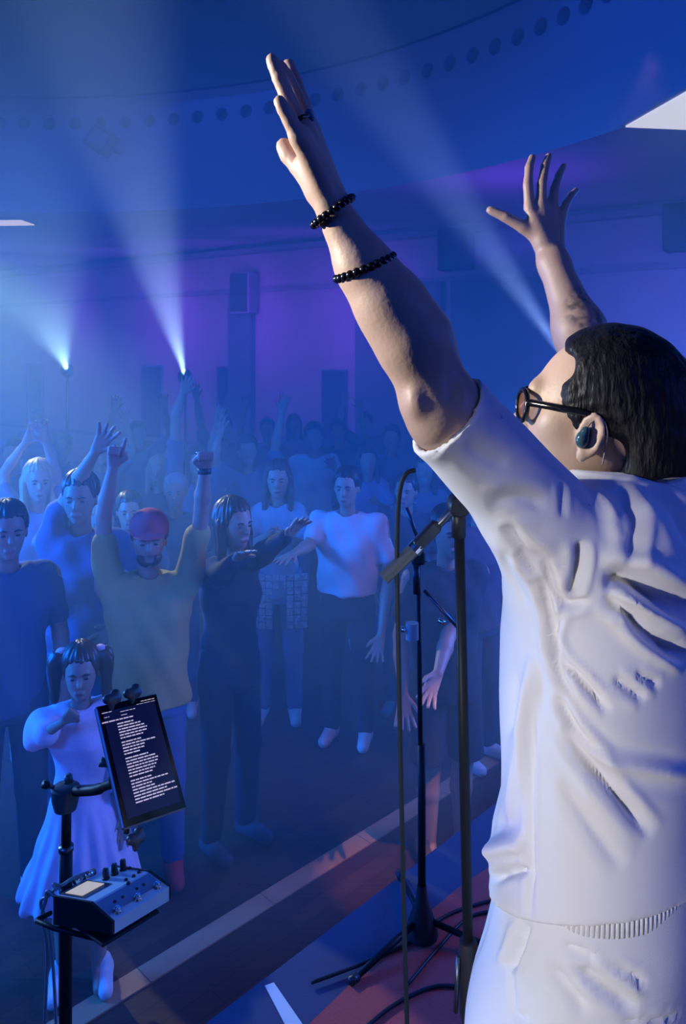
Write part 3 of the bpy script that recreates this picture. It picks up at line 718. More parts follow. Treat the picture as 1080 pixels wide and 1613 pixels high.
# trousers
tr = [('u', loft([c0(1.40, -0.03, 0.205, 0.155), c0(1.55, -0.022, 0.212, 0.158), c0(1.68, -0.006, 0.212, 0.146), c0(1.765, 0.0, 0.206, 0.134), c0(1.785, 0.0, 0.200, 0.130)], lT, fT), 0.02),
      ('u', rc(hipL+np.array([-0.035, 0.01, -0.03]), kneeL+np.array([-0.02, 0, 0]), 0.125, 0.10), 0.05), ('u', rc(hipR+np.array([0, 0, -0.03]), kneeR, 0.125, 0.10), 0.05),
      ('u', rc(kneeL+np.array([-0.02, 0, 0]), ankL+np.array([0, 0, 0.03]), 0.10, 0.085), 0.03), ('u', rc(kneeR, ankR+np.array([0, 0, 0.03]), 0.10, 0.085), 0.03),
      ('c', (0, 0, 0.735), (0, 0, -1))]
T_FOLDS = [([(888, 1493), (912, 1500), (938, 1514)], 7, 0.007), ([(862, 1525), (895, 1560), (924, 1594)], 12, 0.007), ([(905, 1525), (950, 1556), (1000, 1592)], 13, 0.008),
    ([(958, 1522), (990, 1535), (1015, 1552)], 7, 0.006), ([(826, 1455), (815, 1490), (797, 1528)], 9, 0.016), ([(806, 1600), (830, 1608)], 6, 0.006),
    ([(955, 1608), (1010, 1610), (1070, 1600)], 5, 0.008), ([(800, 1530), (806, 1600)], 5, 0.004)]
trou = organic('trousers', tr, 0.0068, pants_m, singer, 1, fold_warp(T_FOLDS, 0.002, 12))
def waist(b):
    for k in range(76):
        t = math.radians(-60+k*2.4); d = lT*math.cos(t)*0.2050+fT*(-math.sin(t))*0.1340
        for sgn in (0,):
            p = np.array([C0[0], C0[1], 0])+d
            b.tube([(p[0], p[1], 1.735), (p[0], p[1], 1.780)], 0.0032, 6)
one(waist, 'waistband', pants_m, trou, True)
def shoe(b, a, d):
    n = 12; d = unit(d)
    for i in range(2): pass
for a_, nm in ((ankL, 'L'), (ankR, 'R')):
    d_ = unit(fT)
    organic('shoe', [('u', rc(a_+np.array([0, 0, -0.045])-d_*0.04, a_+np.array([0, 0, -0.055])+d_*0.14, 0.042, 0.034), 0.02),
                     ('u', rc(a_+np.array([0, 0, 0.0]), a_+np.array([0, 0, -0.03]), 0.045, 0.04), 0.02), ('c', (0, 0, 0.7015), (0, 0, -1))], 0.006, pants_m, singer)
# hair: slicked back, full at the nape
hr = [('u', ell(hp(-0.012, 0, 0.012), (0.108, 0.090, 0.104), HA), 0.01), ('u', ell(hp(-0.052, 0, -0.02), (0.090, 0.084, 0.098), HA), 0.02),
      ('u', ell(hp(-0.062, 0.0, -0.075), (0.084, 0.082, 0.082), HA), 0.03), ('u', rc(hp(-0.05, 0.052, -0.085), hp(-0.075, 0.03, -0.12), 0.022, 0.034), 0.02),
      ('s', rbox(hp(0.140, 0, -0.02), (0.080, 0.12, 0.105), HA, 0.02), 0.016),
      ('s', rbox(hp(0.052, 0.0, -0.14), (0.075, 0.13, 0.106), [unit(hF+hU*0.15), hL, unit(hU-hF*0.15)], 0.02), 0.016),
      ('s', ell(hp(0.062, 0.055, 0.048), (0.022, 0.035, 0.022), HA), 0.01), ('s', ell(hp(0.062, -0.055, 0.048), (0.022, 0.035, 0.022), HA), 0.01),
      ('u', rc(hp(0.030, 0.071, -0.012), hp(0.026, 0.070, -0.040), 0.010, 0.006), 0.01),
      ('c', (0.385, 0, 2.285), (0.10, 0, -1.0))]
def strands(V, Fq):
    N = normals(V, Fq); q = (V-HC)@HA.T
    ang = np.arctan2(q[:, 2]+0.03, -q[:, 0]+0.10)
    rr = np.sin(q[:, 1]*420+q[:, 2]*60+np.sin(ang*5)*1.2)*0.0004+np.sin(ang*34+q[:, 1]*30)*0.0005
    return V+N*rr[:, None]
hair_o = organic('hair', hr, 0.0035, hair_m, singer, 2, strands)
# glasses: two round rims, bridge, temples, lenses
gl = empty('glasses', (0, 0, 0)); gl.parent = singer
gl['label'] = 'round black glasses with amber lenses'
gc = [hp(0.112, s*0.033, -0.014) for s in (1, -1)]
rn = [unit(hF*1.0+hL*s*0.45) for s in (1, -1)]
for c, n_, s in zip(gc, rn, (1, -1)):
    u_ = unit(np.cross(hU, n_)); v_ = np.cross(n_, u_)
    one(lambda b: b.tube([c+u_*0.0235*math.cos(t)+v_*0.0225*math.sin(t) for t in np.linspace(0, 2*math.pi, 28, endpoint=False)], 0.0040, 8, closed=True), 'rim', glass_frame, gl, True)
    def le(b):
        v = [c]+[c+u_*0.0225*math.cos(t)+v_*0.0215*math.sin(t) for t in np.linspace(0, 2*math.pi, 28, endpoint=False)]
        b.add(v, [(0, 1+i, 1+(i+1) % 28) for i in range(28)])
    one(le, 'lens', lens_m, gl)
    hing = c+u_*0.024*(1 if (u_@hL)*s > 0 else -1)+hU*0.006
    end = hp(0.012, s*0.084, -0.014)
    one(lambda b: b.tube(spline([hing, hing-hF*0.01+hL*s*0.004, (hing+end)/2+hL*s*0.010+hU*0.002, end, end-hF*0.016-hU*0.02], 5), [0.0054]*16+[0.0040]*5, 8), 'temple', glass_frame, gl, True)
one(lambda b: b.tube(spline([gc[0]-hL*0.022+hU*0.006, hp(0.120, 0, 0.002), gc[1]+hL*0.022+hU*0.006], 4), 0.0028, 8), 'bridge', glass_frame, gl, True)
# in-ear monitor
e, a, b_, c = earL
organic('earpiece', [('u', ell(e+c*0.010+b_*0.006-a*0.004, (0.013, 0.0095, 0.008), [a, b_, c]), 0.002), ('u', ell(e+c*0.012+b_*0.004+a*0.009, (0.006, 0.006, 0.005), [a, b_, c]), 0.004)],
        0.0015, mat('earpiece_shell', (0.03, 0.08, 0.10), 0.12, coat=0.6), singer)
one(lambda b: b.tube(spline([e+c*0.012+a*0.012+b_*0.004, e+c*0.010+a*0.022, e+c*0.006+a*0.030-b_*0.010, e+a*0.012-b_*0.022+c*0.002, e-a*0.03-b_*0.026], 6), 0.0012, 6), 'earpiece_cable', mat('clear_cable', (0.25, 0.22, 0.2), 0.3), singer, True)
# bracelets: strings of beads round the wrist and forearm
def bracelet(ctr, axis, R, n, lab, squash):
    ax = unit(axis); x_ = unit(np.cross(ax, (0, 1, 0))); y_ = np.cross(ax, x_)
    r = empty('bracelet', (0, 0, 0)); r.parent = singer; r['label'] = lab
    br = math.pi*R/n*1.25; ball = MB(); ball.ball((0, 0, 0), br, 5); proto = None
    for k in range(n):
        t = 2*math.pi*k/n; p = ctr+x_*R*math.cos(t)*squash+y_*R*math.sin(t)-np.array(root_loc(singer))
        if proto is None: proto = mesh_np('bead', np.array(ball.v), ball.f, bead_m); o = proto
        else: o = proto.copy(); COL.objects.link(o)
        o.parent = r; o.location = tuple(p)
bracelet(P(524, 333, 0.92), (0.58, 0.10, -0.81), 0.0285, 22, 'black beaded bracelet on the left wrist', 0.95)
bracelet(P(574, 421, 0.925), (0.38, 0.14, -0.92), 0.0365, 26, 'second black bracelet further down the forearm', 0.96)
rg = P(475, 190, 0.893); rax = unit(P(455, 160, 0.892)-P(476, 205, 0.898)); rx = unit(np.cross(rax, (0, 1, 0))); ry = np.cross(rax, rx)
ringo = one(lambda b: b.tube([P(469, 190, 0.894)+rx*0.0125*math.cos(t)+ry*0.0125*math.sin(t) for t in np.linspace(0, 2*math.pi, 20, endpoint=False)], 0.0028, 8, closed=True), 'ring', mat('dark_silver', (0.10, 0.10, 0.11), 0.25, metal=1), singer, True)
sd = rx if rx[0] > 0 else -rx
one(lambda b: [b.ball(P(469, 190, 0.894)+sd*0.015-ry*0.004+rax*0.004*k, 0.004, 5) for k in (-1, 0, 1)], 'ring_stone', mat('ring_stone', (0.03, 0.15, 0.25), 0.1), ringo, True)

# ------------------------------------------------------------------ microphone stand by the singer
ms = empty('microphone_stand', P(737, 1500, 1.22)*np.array([1, 1, 0])+np.array([0, 0, 0.70]))
tag(ms, 'tall black microphone stand with angled boom in front of the singer', 'microphone stand')
pt_ = P(722, 795, 1.22); pm_ = P(737, 1492, 1.22); pb_ = pm_+(pm_-pt_)/np.linalg.norm(pm_-pt_)*((pm_[2]-0.70)/((pt_-pm_)[2]/np.linalg.norm(pt_-pm_)))
one(lambda b: b.tube([pt_, pm_], 0.0080, 14), 'upper_tube', black_m, ms, True)
one(lambda b: b.tube([pm_, pb_+np.array([0, 0, 0.03])], 0.0115, 14), 'lower_tube', black_m, ms, True)
ax_ = unit(pb_-pm_)
smooth_by_angle(one(lambda b: b.lathe(pm_, ax_, [(-0.012, 0.0085), (-0.010, 0.0135), (0.0, 0.0145), (0.10, 0.0155), (0.115, 0.0125)], 16), 'clutch', black_plastic, ms))
one(lambda b: b.tube([pm_+np.array([-0.016, -0.006, -0.01]), pm_+np.array([-0.020, -0.006, -0.095])], 0.0035, 8), 'clutch_lever', steel, ms, True)
smooth_by_angle(one(lambda b: b.lathe((pb_[0], pb_[1], 0.70), (0, 0, 1), [(0.0005, 0.135), (0.012, 0.135), (0.022, 0.12), (0.03, 0.03), (0.06, 0.018)], 32), 'round_base', black_m, ms))
bt0 = P(604, 911, 1.20); bt1 = P(655, 862, 1.205); bt2 = P(722, 792, 1.215); bt3 = P(772, 744, 1.22)
smooth_by_angle(one(lambda b: b.tube([bt0, bt1], 0.0105, 14), 'counterweight_grip', mat('grip_grey', (0.10, 0.12, 0.12), 0.35), ms))
one(lambda b: b.tube([bt1, bt3], 0.0065, 12), 'boom', steel, ms, True)
one(lambda b: b.box(P(672, 843, 1.205), (0.024, 0.009, 0.010), [unit(bt2-bt1), (0, 1, 0), np.cross(unit(bt2-bt1), (0, 1, 0))], 0.004), 'boom_clamp', steel, ms)
one(lambda b: b.lathe(bt1, unit(bt2-bt1), [(-0.006, 0.012), (0.006, 0.012), (0.009, 0.008)], 14), 'boom_ring', chrome, ms)
smooth_by_angle(one(lambda b: b.lathe(pt_+np.array([0, -0.02, 0.0]), (0, 1, 0), [(0, 0.014), (0.004, 0.017), (0.036, 0.017), (0.04, 0.012)], 14), 'swivel_joint', black_plastic, ms))
one(lambda b: b.tube([pt_+np.array([0, 0, 0.004]), pt_+np.array([0.0, 0, -0.05])], 0.011, 12), 'joint_socket', black_plastic, ms, True)
one(lambda b: b.box(bt3, (0.018, 0.016, 0.016), None, 0.005), 'microphone_clip', black_plastic, ms)
mc = empty('microphone', P(650, 741, 1.20)); tag(mc, 'black handheld microphone half hidden behind the white sleeve', 'microphone')
m0 = P(650, 741, 1.20); m1 = P(792, 727, 1.21); ma = unit(m1-m0)
smooth_by_angle(one(lambda b: b.lathe(m0, ma, [(0, 0.007), (0.0, 0.0085), (0.028, 0.009), (0.03, 0.0115), (0.115, 0.016), (0.120, 0.016)], 16), 'handle', black_plastic, mc))
smooth_by_angle(one(lambda b: b.lathe(m0+ma*0.12, ma, [(0, 0.016), (0.006, 0.022), (0.012, 0.0235), (0.028, 0.024), (0.042, 0.018), (0.047, 0.006)], 18), 'grille_head', steel, mc))
cb = one(lambda b: b.tube(spline([m0+ma*0.004, P(641, 745, 1.20), P(632, 762, 1.20), P(627, 800, 1.20), P(625, 880, 1.20), P(627, 1000, 1.20), P(629, 1120, 1.20), P(633, 1300, 1.20), P(637, 1480, 1.21), P(641, 1620, 1.22), np.array([0.11, 1.23, 0.98]), np.array([0.12, 1.26, 0.74]), np.array([0.16, 1.33, 0.706]), np.array([0.28, 1.5, 0.706]), np.array([0.6, 1.7, 0.706])], 8), 0.0036, 8), 'microphone_cable', cable_m, None, True)
tag(cb, 'grey microphone cable looping down beside the stand', 'cable')

# ------------------------------------------------------------------ farther stand with clamps
s2b = PZ(664, 1478, 0.70)
s2 = empty('microphone_stand', s2b); tag(s2, 'second dark stand with short boom farther back at the stage edge', 'microphone stand')
Y2 = s2b[1]; X2 = s2b[0]; zt2 = CH-(845-HY)/F_*Y2
one(lambda b: b.tube([(X2-0.012, Y2, zt2), (X2, Y2, 0.95)], 0.0075, 10), 'upper_tube', black_m, s2, True)
one(lambda b: b.tube([(X2, Y2, 1.28), (X2, Y2, 0.80)], 0.012, 10), 'lower_tube', black_m, s2, True)
smooth_by_angle(one(lambda b: b.lathe((X2, Y2, 0.70), (0, 0, 1), [(0.012, 0.05), (0.03, 0.048), (0.12, 0.018), (0.16, 0.014)], 14), 'leg_hub', black_plastic, s2))
for k, a in enumerate((-20, 100, 220)):
    d = np.array([math.cos(math.radians(a)), math.sin(math.radians(a)), 0])
    lg = one(lambda b: b.tube([np.array([X2, Y2, 0.76])+d*0.02, np.array([X2, Y2, 0.714])+d*0.27], 0.009, 8), 'leg', black_m, s2, True)
    one(lambda b: b.tube([np.array([X2, Y2, 0.714])+d*0.255, np.array([X2, Y2, 0.714])+d*0.285], 0.0125, 8), 'rubber_foot', black_plastic, lg, True)
def q2(px, py, dy=0): return P(px, py, Y2+dy)
one(lambda b: b.tube([q2(640, 800, 0), q2(662, 860)], 0.006, 8), 'short_rod', steel, s2, True)
one(lambda b: b.tube([q2(668, 930), q2(722, 990, -0.05)], 0.0055, 8), 'side_boom', steel, s2, True)
smooth_by_angle(one(lambda b: b.tube([q2(649, 981, -0.02), q2(649, 1007, -0.02)], 0.019, 14), 'clamp_barrel', mat('clamp_grey', (0.30, 0.36, 0.38), 0.4), s2))
one(lambda b: b.tube([q2(632, 991, -0.02), q2(642, 994, -0.02)], [0.010, 0.004], 10), 'clamp_knob', chrome, s2, True)
one(lambda b: b.box(q2(658, 878), (0.020, 0.016, 0.020), None, 0.005), 'top_clamp', black_plastic, s2)
one(lambda b: b.ball(q2(659, 872, -0.02), 0.007, 6), 'clamp_screw', chrome, s2, True)
one(lambda b: b.tube([q2(655, 888, -0.01), q2(656, 935, -0.01)], 0.011, 10), 'sleeve', black_plastic, s2, True)
one(lambda b: b.tube([q2(694, 982, -0.03), q2(697, 976, -0.03)], 0.012, 10), 'boom_knob', chrome, s2, True)
one(lambda b: b.tube([q2(650, 884), q2(672, 884)], 0.004, 8), 'cross_pin', steel, s2, True)

# ------------------------------------------------------------------ rug, tape on the stage floor
def flat(b, pts, z, t):
    n = len(pts); v = [(*PZ(x, y, z)[:2], z) for x, y in pts]; v += [(p[0], p[1], z+t) for p in v]
    b.add(v, [tuple(range(n, 2*n))]+[(i, (i+1) % n, n+(i+1) % n, n+i) for i in range(n)])
rug_pts = [(560, 1545), (490, 1613), (440, 1680), (380, 1800), (900, 1900), (1250, 1600), (1150, 1300), (900, 1275), (770, 1368), (720, 1402), (640, 1470)]
rug = one(lambda b: flat(b, rug_pts, 0.701, 0.006), 'rug', rug_m); tag(rug, 'red rug lying on the dark stage floor under the stands', 'rug')
tp_ = one(lambda b: flat(b, [(417, 1553), (431, 1548), (478, 1616), (560, 1720), (520, 1740), (448, 1613)], 0.701, 0.0012), 'floor_tape', tape_m); tag(tp_, 'pale strip of tape on the stage floor near its edge', 'tape')
for pts, lab in ((([(490, 1555), (545, 1535), (600, 1512), (650, 1488), (700, 1450), (760, 1428), (840, 1410)]), 'dark cable running across the stage floor along the rug'),
                 (([(640, 1560), (690, 1500), (740, 1450), (800, 1440)]), 'dark cable curling over the red rug behind the stand'),
                 (([(560, 1640), (620, 1590), (690, 1560), (760, 1570)]), 'dark cable crossing the red rug in the foreground')):
    c = one(lambda b: b.tube([p+np.array([0, 0, 0.0125]) for p in spline([PZ(x, y, 0.70) for x, y in pts], 6)], 0.005, 6), 'floor_cable', cable_m, None, True); tag(c, lab, 'cable')

# ------------------------------------------------------------------ stand with tablet and vocal processor
gx, gy = P(103, 1400, 1.47)[:2]
gs = empty('equipment_stand', (gx, gy, 0.70)); tag(gs, 'black stand pole carrying the effects box and the tablet', 'stand')
p0 = P(105, 1262, 1.47); p1 = P(104, 1335, 1.47); p2 = P(103, 1425, 1.47)
one(lambda b: b.tube([p0, p1], 0.0088, 14), 'upper_tube', black_m, gs, True)
one(lambda b: b.tube([p1, p2, (gx, gy, 0.75)], 0.0118, 14), 'lower_tube', black_m, gs, True)
one(lambda b: b.tube([p1+np.array([0, 0, 0.004]), p1-np.array([0, 0, 0.006])], 0.0135, 14), 'tube_collar', steel, gs, True)
smooth_by_angle(one(lambda b: b.lathe((gx, gy, 0.70), (0, 0, 1), [(0.0005, 0.12), (0.012, 0.12), (0.02, 0.11), (0.028, 0.03), (0.06, 0.015)], 32), 'round_base', black_m, gs))
clc = mat('clamp_body', (0.05, 0.07, 0.075), 0.4)
smooth_by_angle(one(lambda b: b.lathe(P(103, 1276, 1.47), (0, 0, 1), [(0, 0.014), (0.002, 0.020), (0.020, 0.0245), (0.042, 0.026), (0.045, 0.022), (0.045, 0.005)], 20), 'clamp', clc, gs))
one(lambda b: b.tube([P(84, 1240, 1.46), P(74, 1237, 1.45)], [0.004, 0.004], 8), 'clamp_screw', steel, gs, True)
one(lambda b: b.tube([P(75, 1237, 1.45), P(68, 1235, 1.445)], 0.007, 10), 'clamp_knob', black_plastic, gs, True)
one(lambda b: b.tube([P(108, 1232, 1.46), P(108, 1220, 1.46)], [0.009, 0.006], 10), 'top_screw', clc, gs, True)
one(lambda b: b.tube(spline([P(120, 1246, 1.46), P(150, 1244, 1.42), P(166, 1238, 1.39), P(180, 1232, 1.36), P(190, 1216, 1.34)], 5), [0.0095]*8+[0.008]*13, 12), 'holder_arm', black_m, gs, True)
one(lambda b: b.ball(P(184, 1224, 1.325), 0.014, 8), 'ball_joint', black_plastic, gs, True)
# tablet
TL = P(150, 1113, 1.285); TR = P(246, 1092, 1.365); BL = P(206, 1303, 1.20)
tx = unit(TR-TL); ty = (BL-TL); hgt = np.linalg.norm(ty); ty = ty-tx*(ty@tx); ty = unit(ty); tn = unit(np.cross(tx, ty)); tn = tn if tn@TL < 0 or (tn@(np.array([0, 0, CH])-TL)) > 0 else -tn
if tn@(np.array([0, 0, CH])-TL) < 0: tn = -tn
tw = np.linalg.norm(TR-TL); TC = TL+tx*tw/2+ty*hgt/2
tb = empty('tablet', TC); tag(tb, 'tablet computer on the holder showing dark page of pale text', 'tablet')
one(lambda b: b.box(TC-tn*0.004, (tw/2, hgt/2, 0.0045), [tx, ty, tn], 0.003), 'case', mat('tablet_case', (0.16, 0.19, 0.22), 0.35, metal=0.5), tb)
one(lambda b: b.box(TC+tn*0.0012, (tw/2-0.002, hgt/2-0.002, 0.0008), [tx, ty, tn]), 'bezel', mat('tablet_bezel', (0.004, 0.004, 0.008), 0.1), tb)
scr = one(lambda b: b.box(TC+tn*0.0022, (tw/2-0.009, hgt/2-0.012, 0.0004), [tx, ty, tn]), 'screen', mat('tablet_screen', (0.004, 0.005, 0.02), 0.15, emit=(0.002, 0.004, 0.03), es=1.0), tb)
txt_m = mat('screen_text', (0.5, 0.45, 0.45), 0.5, emit=(0.80, 0.66, 0.72), es=0.55)
def tl_(u, v): return TC+tn*0.0029+tx*(u-0.5)*tw+ty*(v-0.5)*hgt
rows = [(0.045, 0.70, 0.93, 0.6), (0.065, 0.62, 0.93, 0.35), (0.075, 0.06, 0.22, 0.6), (0.095, 0.34, 0.60, 0.5), (0.115, 0.08, 0.16, 0.5), (0.125, 0.34, 0.44, 0.5), (0.155, 0.03, 0.52, 1.0)]
v = 0.19
random.seed(4)
for blk in ([0.50, 0.62, 0.68, 0.72, 0.70, 0.62], [0.56, 0.84, 0.60, 0.58, 0.50], [0.62, 0.74, 0.78, 0.76, 0.72, 0.68, 0.62], [0.58, 0.90, 0.56, 0.60, 0.96, 0.80, 0.98, 0.72]):
    for w in blk: rows.append((v, 0.25, 0.25+(w-0.2)*0.86, 1.0)); v += 0.0245
    v += 0.012
def textrow(b, r):
    y, u0, u1, k = r; u = u0
    while u < u1-0.01:
        w = min(random.uniform(0.03, 0.11), u1-u); hh = 0.0052*k
        q = [tl_(u, y-hh), tl_(u+w, y-hh), tl_(u+w, y+hh), tl_(u, y+hh)]; b.add(q+[p+tn*0.0002 for p in q], [(4, 5, 6, 7), (0, 1, 5, 4), (1, 2, 6, 5), (2, 3, 7, 6), (3, 0, 4, 7)])
        u += w+0.012
for r in rows: one(lambda b: textrow(b, r), 'text_line', txt_m, scr)
# holder claws of the tablet
clh = empty('tablet_holder', TC-tn*0.02); tag(clh, 'black clamp holder gripping the tablet at its edges', 'holder')
def claw(px, py, Yd, lab=None):
    c = P(px, py, Yd)
    organic('claw', [('u', rc(c+tx*-0.008, c+tx*0.010-tn*0.004, 0.008, 0.009), 0.004), ('u', rc(c, c-ty*-0.012-tn*0.008, 0.006, 0.005), 0.004), ('u', ell(c+tx*0.008-ty*0.008, (0.008, 0.006, 0.006)), 0.003)], 0.002, clc, clh)
claw(176, 1100, 1.30); claw(208, 1091, 1.33); claw(214, 1320, 1.205)
one(lambda b: b.box(TC-tn*0.016, (0.03, 0.042, 0.006), [tx, ty, tn], 0.004), 'back_plate', black_plastic, clh)
for s in ((-0.35, -0.5), (0.1, -0.52), (-0.4, 0.52)):
    e_ = TC-tn*0.014+tx*s[0]*tw+ty*s[1]*hgt
    one(lambda b: b.tube([TC-tn*0.014, e_], 0.004, 8), 'holder_arm', black_plastic, clh, True)
one(lambda b: b.tube([P(158, 1200, 1.285), P(172, 1204, 1.29)], [0.008, 0.005], 10), 'knob', clc, clh, True)
# vocal processor: wedge box
A_, B_, C_ = P(84, 1458, 1.36), P(177, 1473, 1.30), P(269, 1417, 1.40); D_ = A_+(C_-B_)
up = np.array([0, 0, 1.0])
Bt = B_+up*0.020; Ct = C_+up*0.0245; At = A_+up*0.049; Dt = D_+up*0.049
M1 = B_+(A_-B_)*0.36+up*0.047; M2 = C_+(D_-C_)*0.36+up*0.047
vp = empty('effects_box', (A_+C_)/2); tag(vp, 'silver vocal effects box with three knobs and three footswitches on the stand', 'effects unit')
silver = mat('silver_panel', (0.62, 0.68, 0.72), 0.4, metal=0.1, noise=0.05, nscale=60)
def pris(b, L, R):
    n = len(L); b.add(L+R, [tuple(range(n))[::-1], tuple(range(n, 2*n))]+[(i, (i+1) % n, n+(i+1) % n, n+i) for i in range(n)])
e1 = unit(C_-B_)
one(lambda b: pris(b, [B_+e1*0.004, Bt+e1*0.004, M1+e1*0.004, At+e1*0.004, A_+e1*0.004], [C_-e1*0.004, Ct-e1*0.004, M2-e1*0.004, Dt-e1*0.004, D_-e1*0.004]), 'body', silver, vp)
for L0, sg in (([B_, Bt, M1, At, A_], 1), ([C_, Ct, M2, Dt, D_], -1)):
    one(lambda b: pris(b, [p+up*0.0015-(p-B_)*0.0 for p in L0], [p+up*0.0015+e1*0.0045*sg for p in L0]), 'side_cheek', black_plastic, vp)
def fr(u, v, h=0.0):                        # front slope: u along, v from the front edge to the fold
    p = (Bt*(1-u)+Ct*u)*(1-v)+(M1*(1-u)+M2*u)*v; n = unit(np.cross(Ct-Bt, M1-Bt)); n = n if n[2] > 0 else -n; return p+n*h, n
def bk(u, v, h=0.0):
    p = (M1*(1-u)+M2*u)*(1-v)+(At*(1-u)+Dt*u)*v; n = unit(np.cross(M2-M1, At-M1)); n = n if n[2] > 0 else -n; return p+n*h, n
def panel(nm, g, u0, u1, v0, v1, h, m):
    q = [g(u0, v0)[0], g(u1, v0)[0], g(u1, v1)[0], g(u0, v1)[0]]; n = g(0.5, 0.5)[1]
    return one(lambda b: pris(b, [p+n*0.0002 for p in q], [p+n*h for p in q]), nm, m, vp)
panel('display_bezel', bk, 0.08, 0.52, 0.28, 0.98, 0.0010, mat('display_bezel', (0.03, 0.04, 0.06), 0.3))
panel('display', bk, 0.12, 0.48, 0.42, 0.88, 0.0018, mat('lit_display', (0.2, 0.2, 0.18), 0.4, emit=(0.50, 0.44, 0.34), es=0.8))
panel('panel_inlay', fr, 0.06, 0.94, 0.30, 0.92, 0.0006, mat('inlay_blue', (0.16, 0.24, 0.34), 0.4))
for i, u in enumerate((0.16, 0.50, 0.84)):
    c, n = fr(u, 0.26)
    fs = smooth_by_angle(one(lambda b: b.lathe(c, n, [(0, 0.0072), (0.002, 0.0072), (0.003, 0.0045), (0.009, 0.0045), (0.0105, 0.003)], 14), 'footswitch', chrome, vp))
for i, u in enumerate((0.62, 0.77, 0.92)):
    c, n = bk(u, 0.60)
    kn = smooth_by_angle(one(lambda b: b.lathe(c, n, [(0, 0.0068), (0.003, 0.0068), (0.004, 0.0058), (0.016, 0.0052), (0.018, 0.004)], 14), 'knob', black_plastic, vp))
    one(lambda b: b.box(c+n*0.018+e1*0.002, (0.0026, 0.0006, 0.0006), [e1, np.cross(n, e1), n]), 'pointer', tape_m, kn)
for u, vv in ((0.66, 0.12), (0.78, 0.10), (0.90, 0.14), (0.97, 0.5), (0.60, -0.08)):
    c, n = bk(u, vv) if vv > 0 else fr(u, 0.95)
    one(lambda b: b.lathe(c, n, [(0, 0.0034), (0.003, 0.003), (0.004, 0.001)], 10), 'button', black_plastic, vp)
for u in (0.25, 0.38, 0.62, 0.74):
    c, n = fr(u, 0.60)
    one(lambda b: b.lathe(c, n, [(0, 0.003), (0.0015, 0.0028), (0.002, 0.001)], 8), 'button', black_plastic, vp)
# tray under the box + plugs behind it
tray = empty('tray', (A_+C_)/2-up*0.01); tag(tray, 'black metal tray bracket holding the effects box on the stand', 'tray')
one(lambda b: b.box((A_+C_)/2-up*0.006, (0.060, 0.052, 0.003), [e1, np.cross(up, e1), up], 0.002), 'plate', black_m, tray)
one(lambda b: b.tube([P(57, 1450, 1.37), P(84, 1462, 1.36), P(150, 1478, 1.33)], 0.004, 8), 'rail', black_m, tray, True)
one(lambda b: b.tube([P(58, 1449, 1.37), P(80, 1438, 1.40)], 0.004, 8), 'rail', black_m, tray, True)
one(lambda b: b.tube([(A_+C_)/2-up*0.006, (gx+0.02, gy, ((A_+C_)/2)[2]-0.02), (gx, gy, ((A_+C_)/2)[2]-0.03)], 0.008, 8), 'bracket', black_m, tray, True)
for pts, lab in (([(86, 1412), (74, 1404), (72, 1420), (66, 1445), (74, 1500), (70, 1620)], 'cable looping out at the left of the effects box'),
                 ([(90, 1402), (84, 1393), (96, 1395), (112, 1385), (128, 1378), (140, 1374)], 'plug and cable bundle behind the effects box'),
                 ([(96, 1404), (90, 1398), (76, 1412), (64, 1424), (80, 1480), (90, 1640)], 'thin cable hanging below the tray beside the pole')):
    P_ = [P(x, y, 1.40+0.005*i) for i, (x, y) in enumerate(pts)]
    c = one(lambda b: b.tube(spline(P_, 6), 0.0030, 6), 'audio_cable', mat('light_cable', (0.16, 0.2, 0.22), 0.4), None, True); tag(c, lab, 'cable')
for x, y in ((118, 1388), (134, 1380)):
    c = one(lambda b: b.tube([P(x, y, 1.42), P(x+14, y-7, 1.44)], 0.006, 10), 'audio_plug', chrome, None, True)
    tag(c, 'left metal audio plug behind the effects box' if x == 118 else 'right metal audio plug behind the effects box', 'plug')
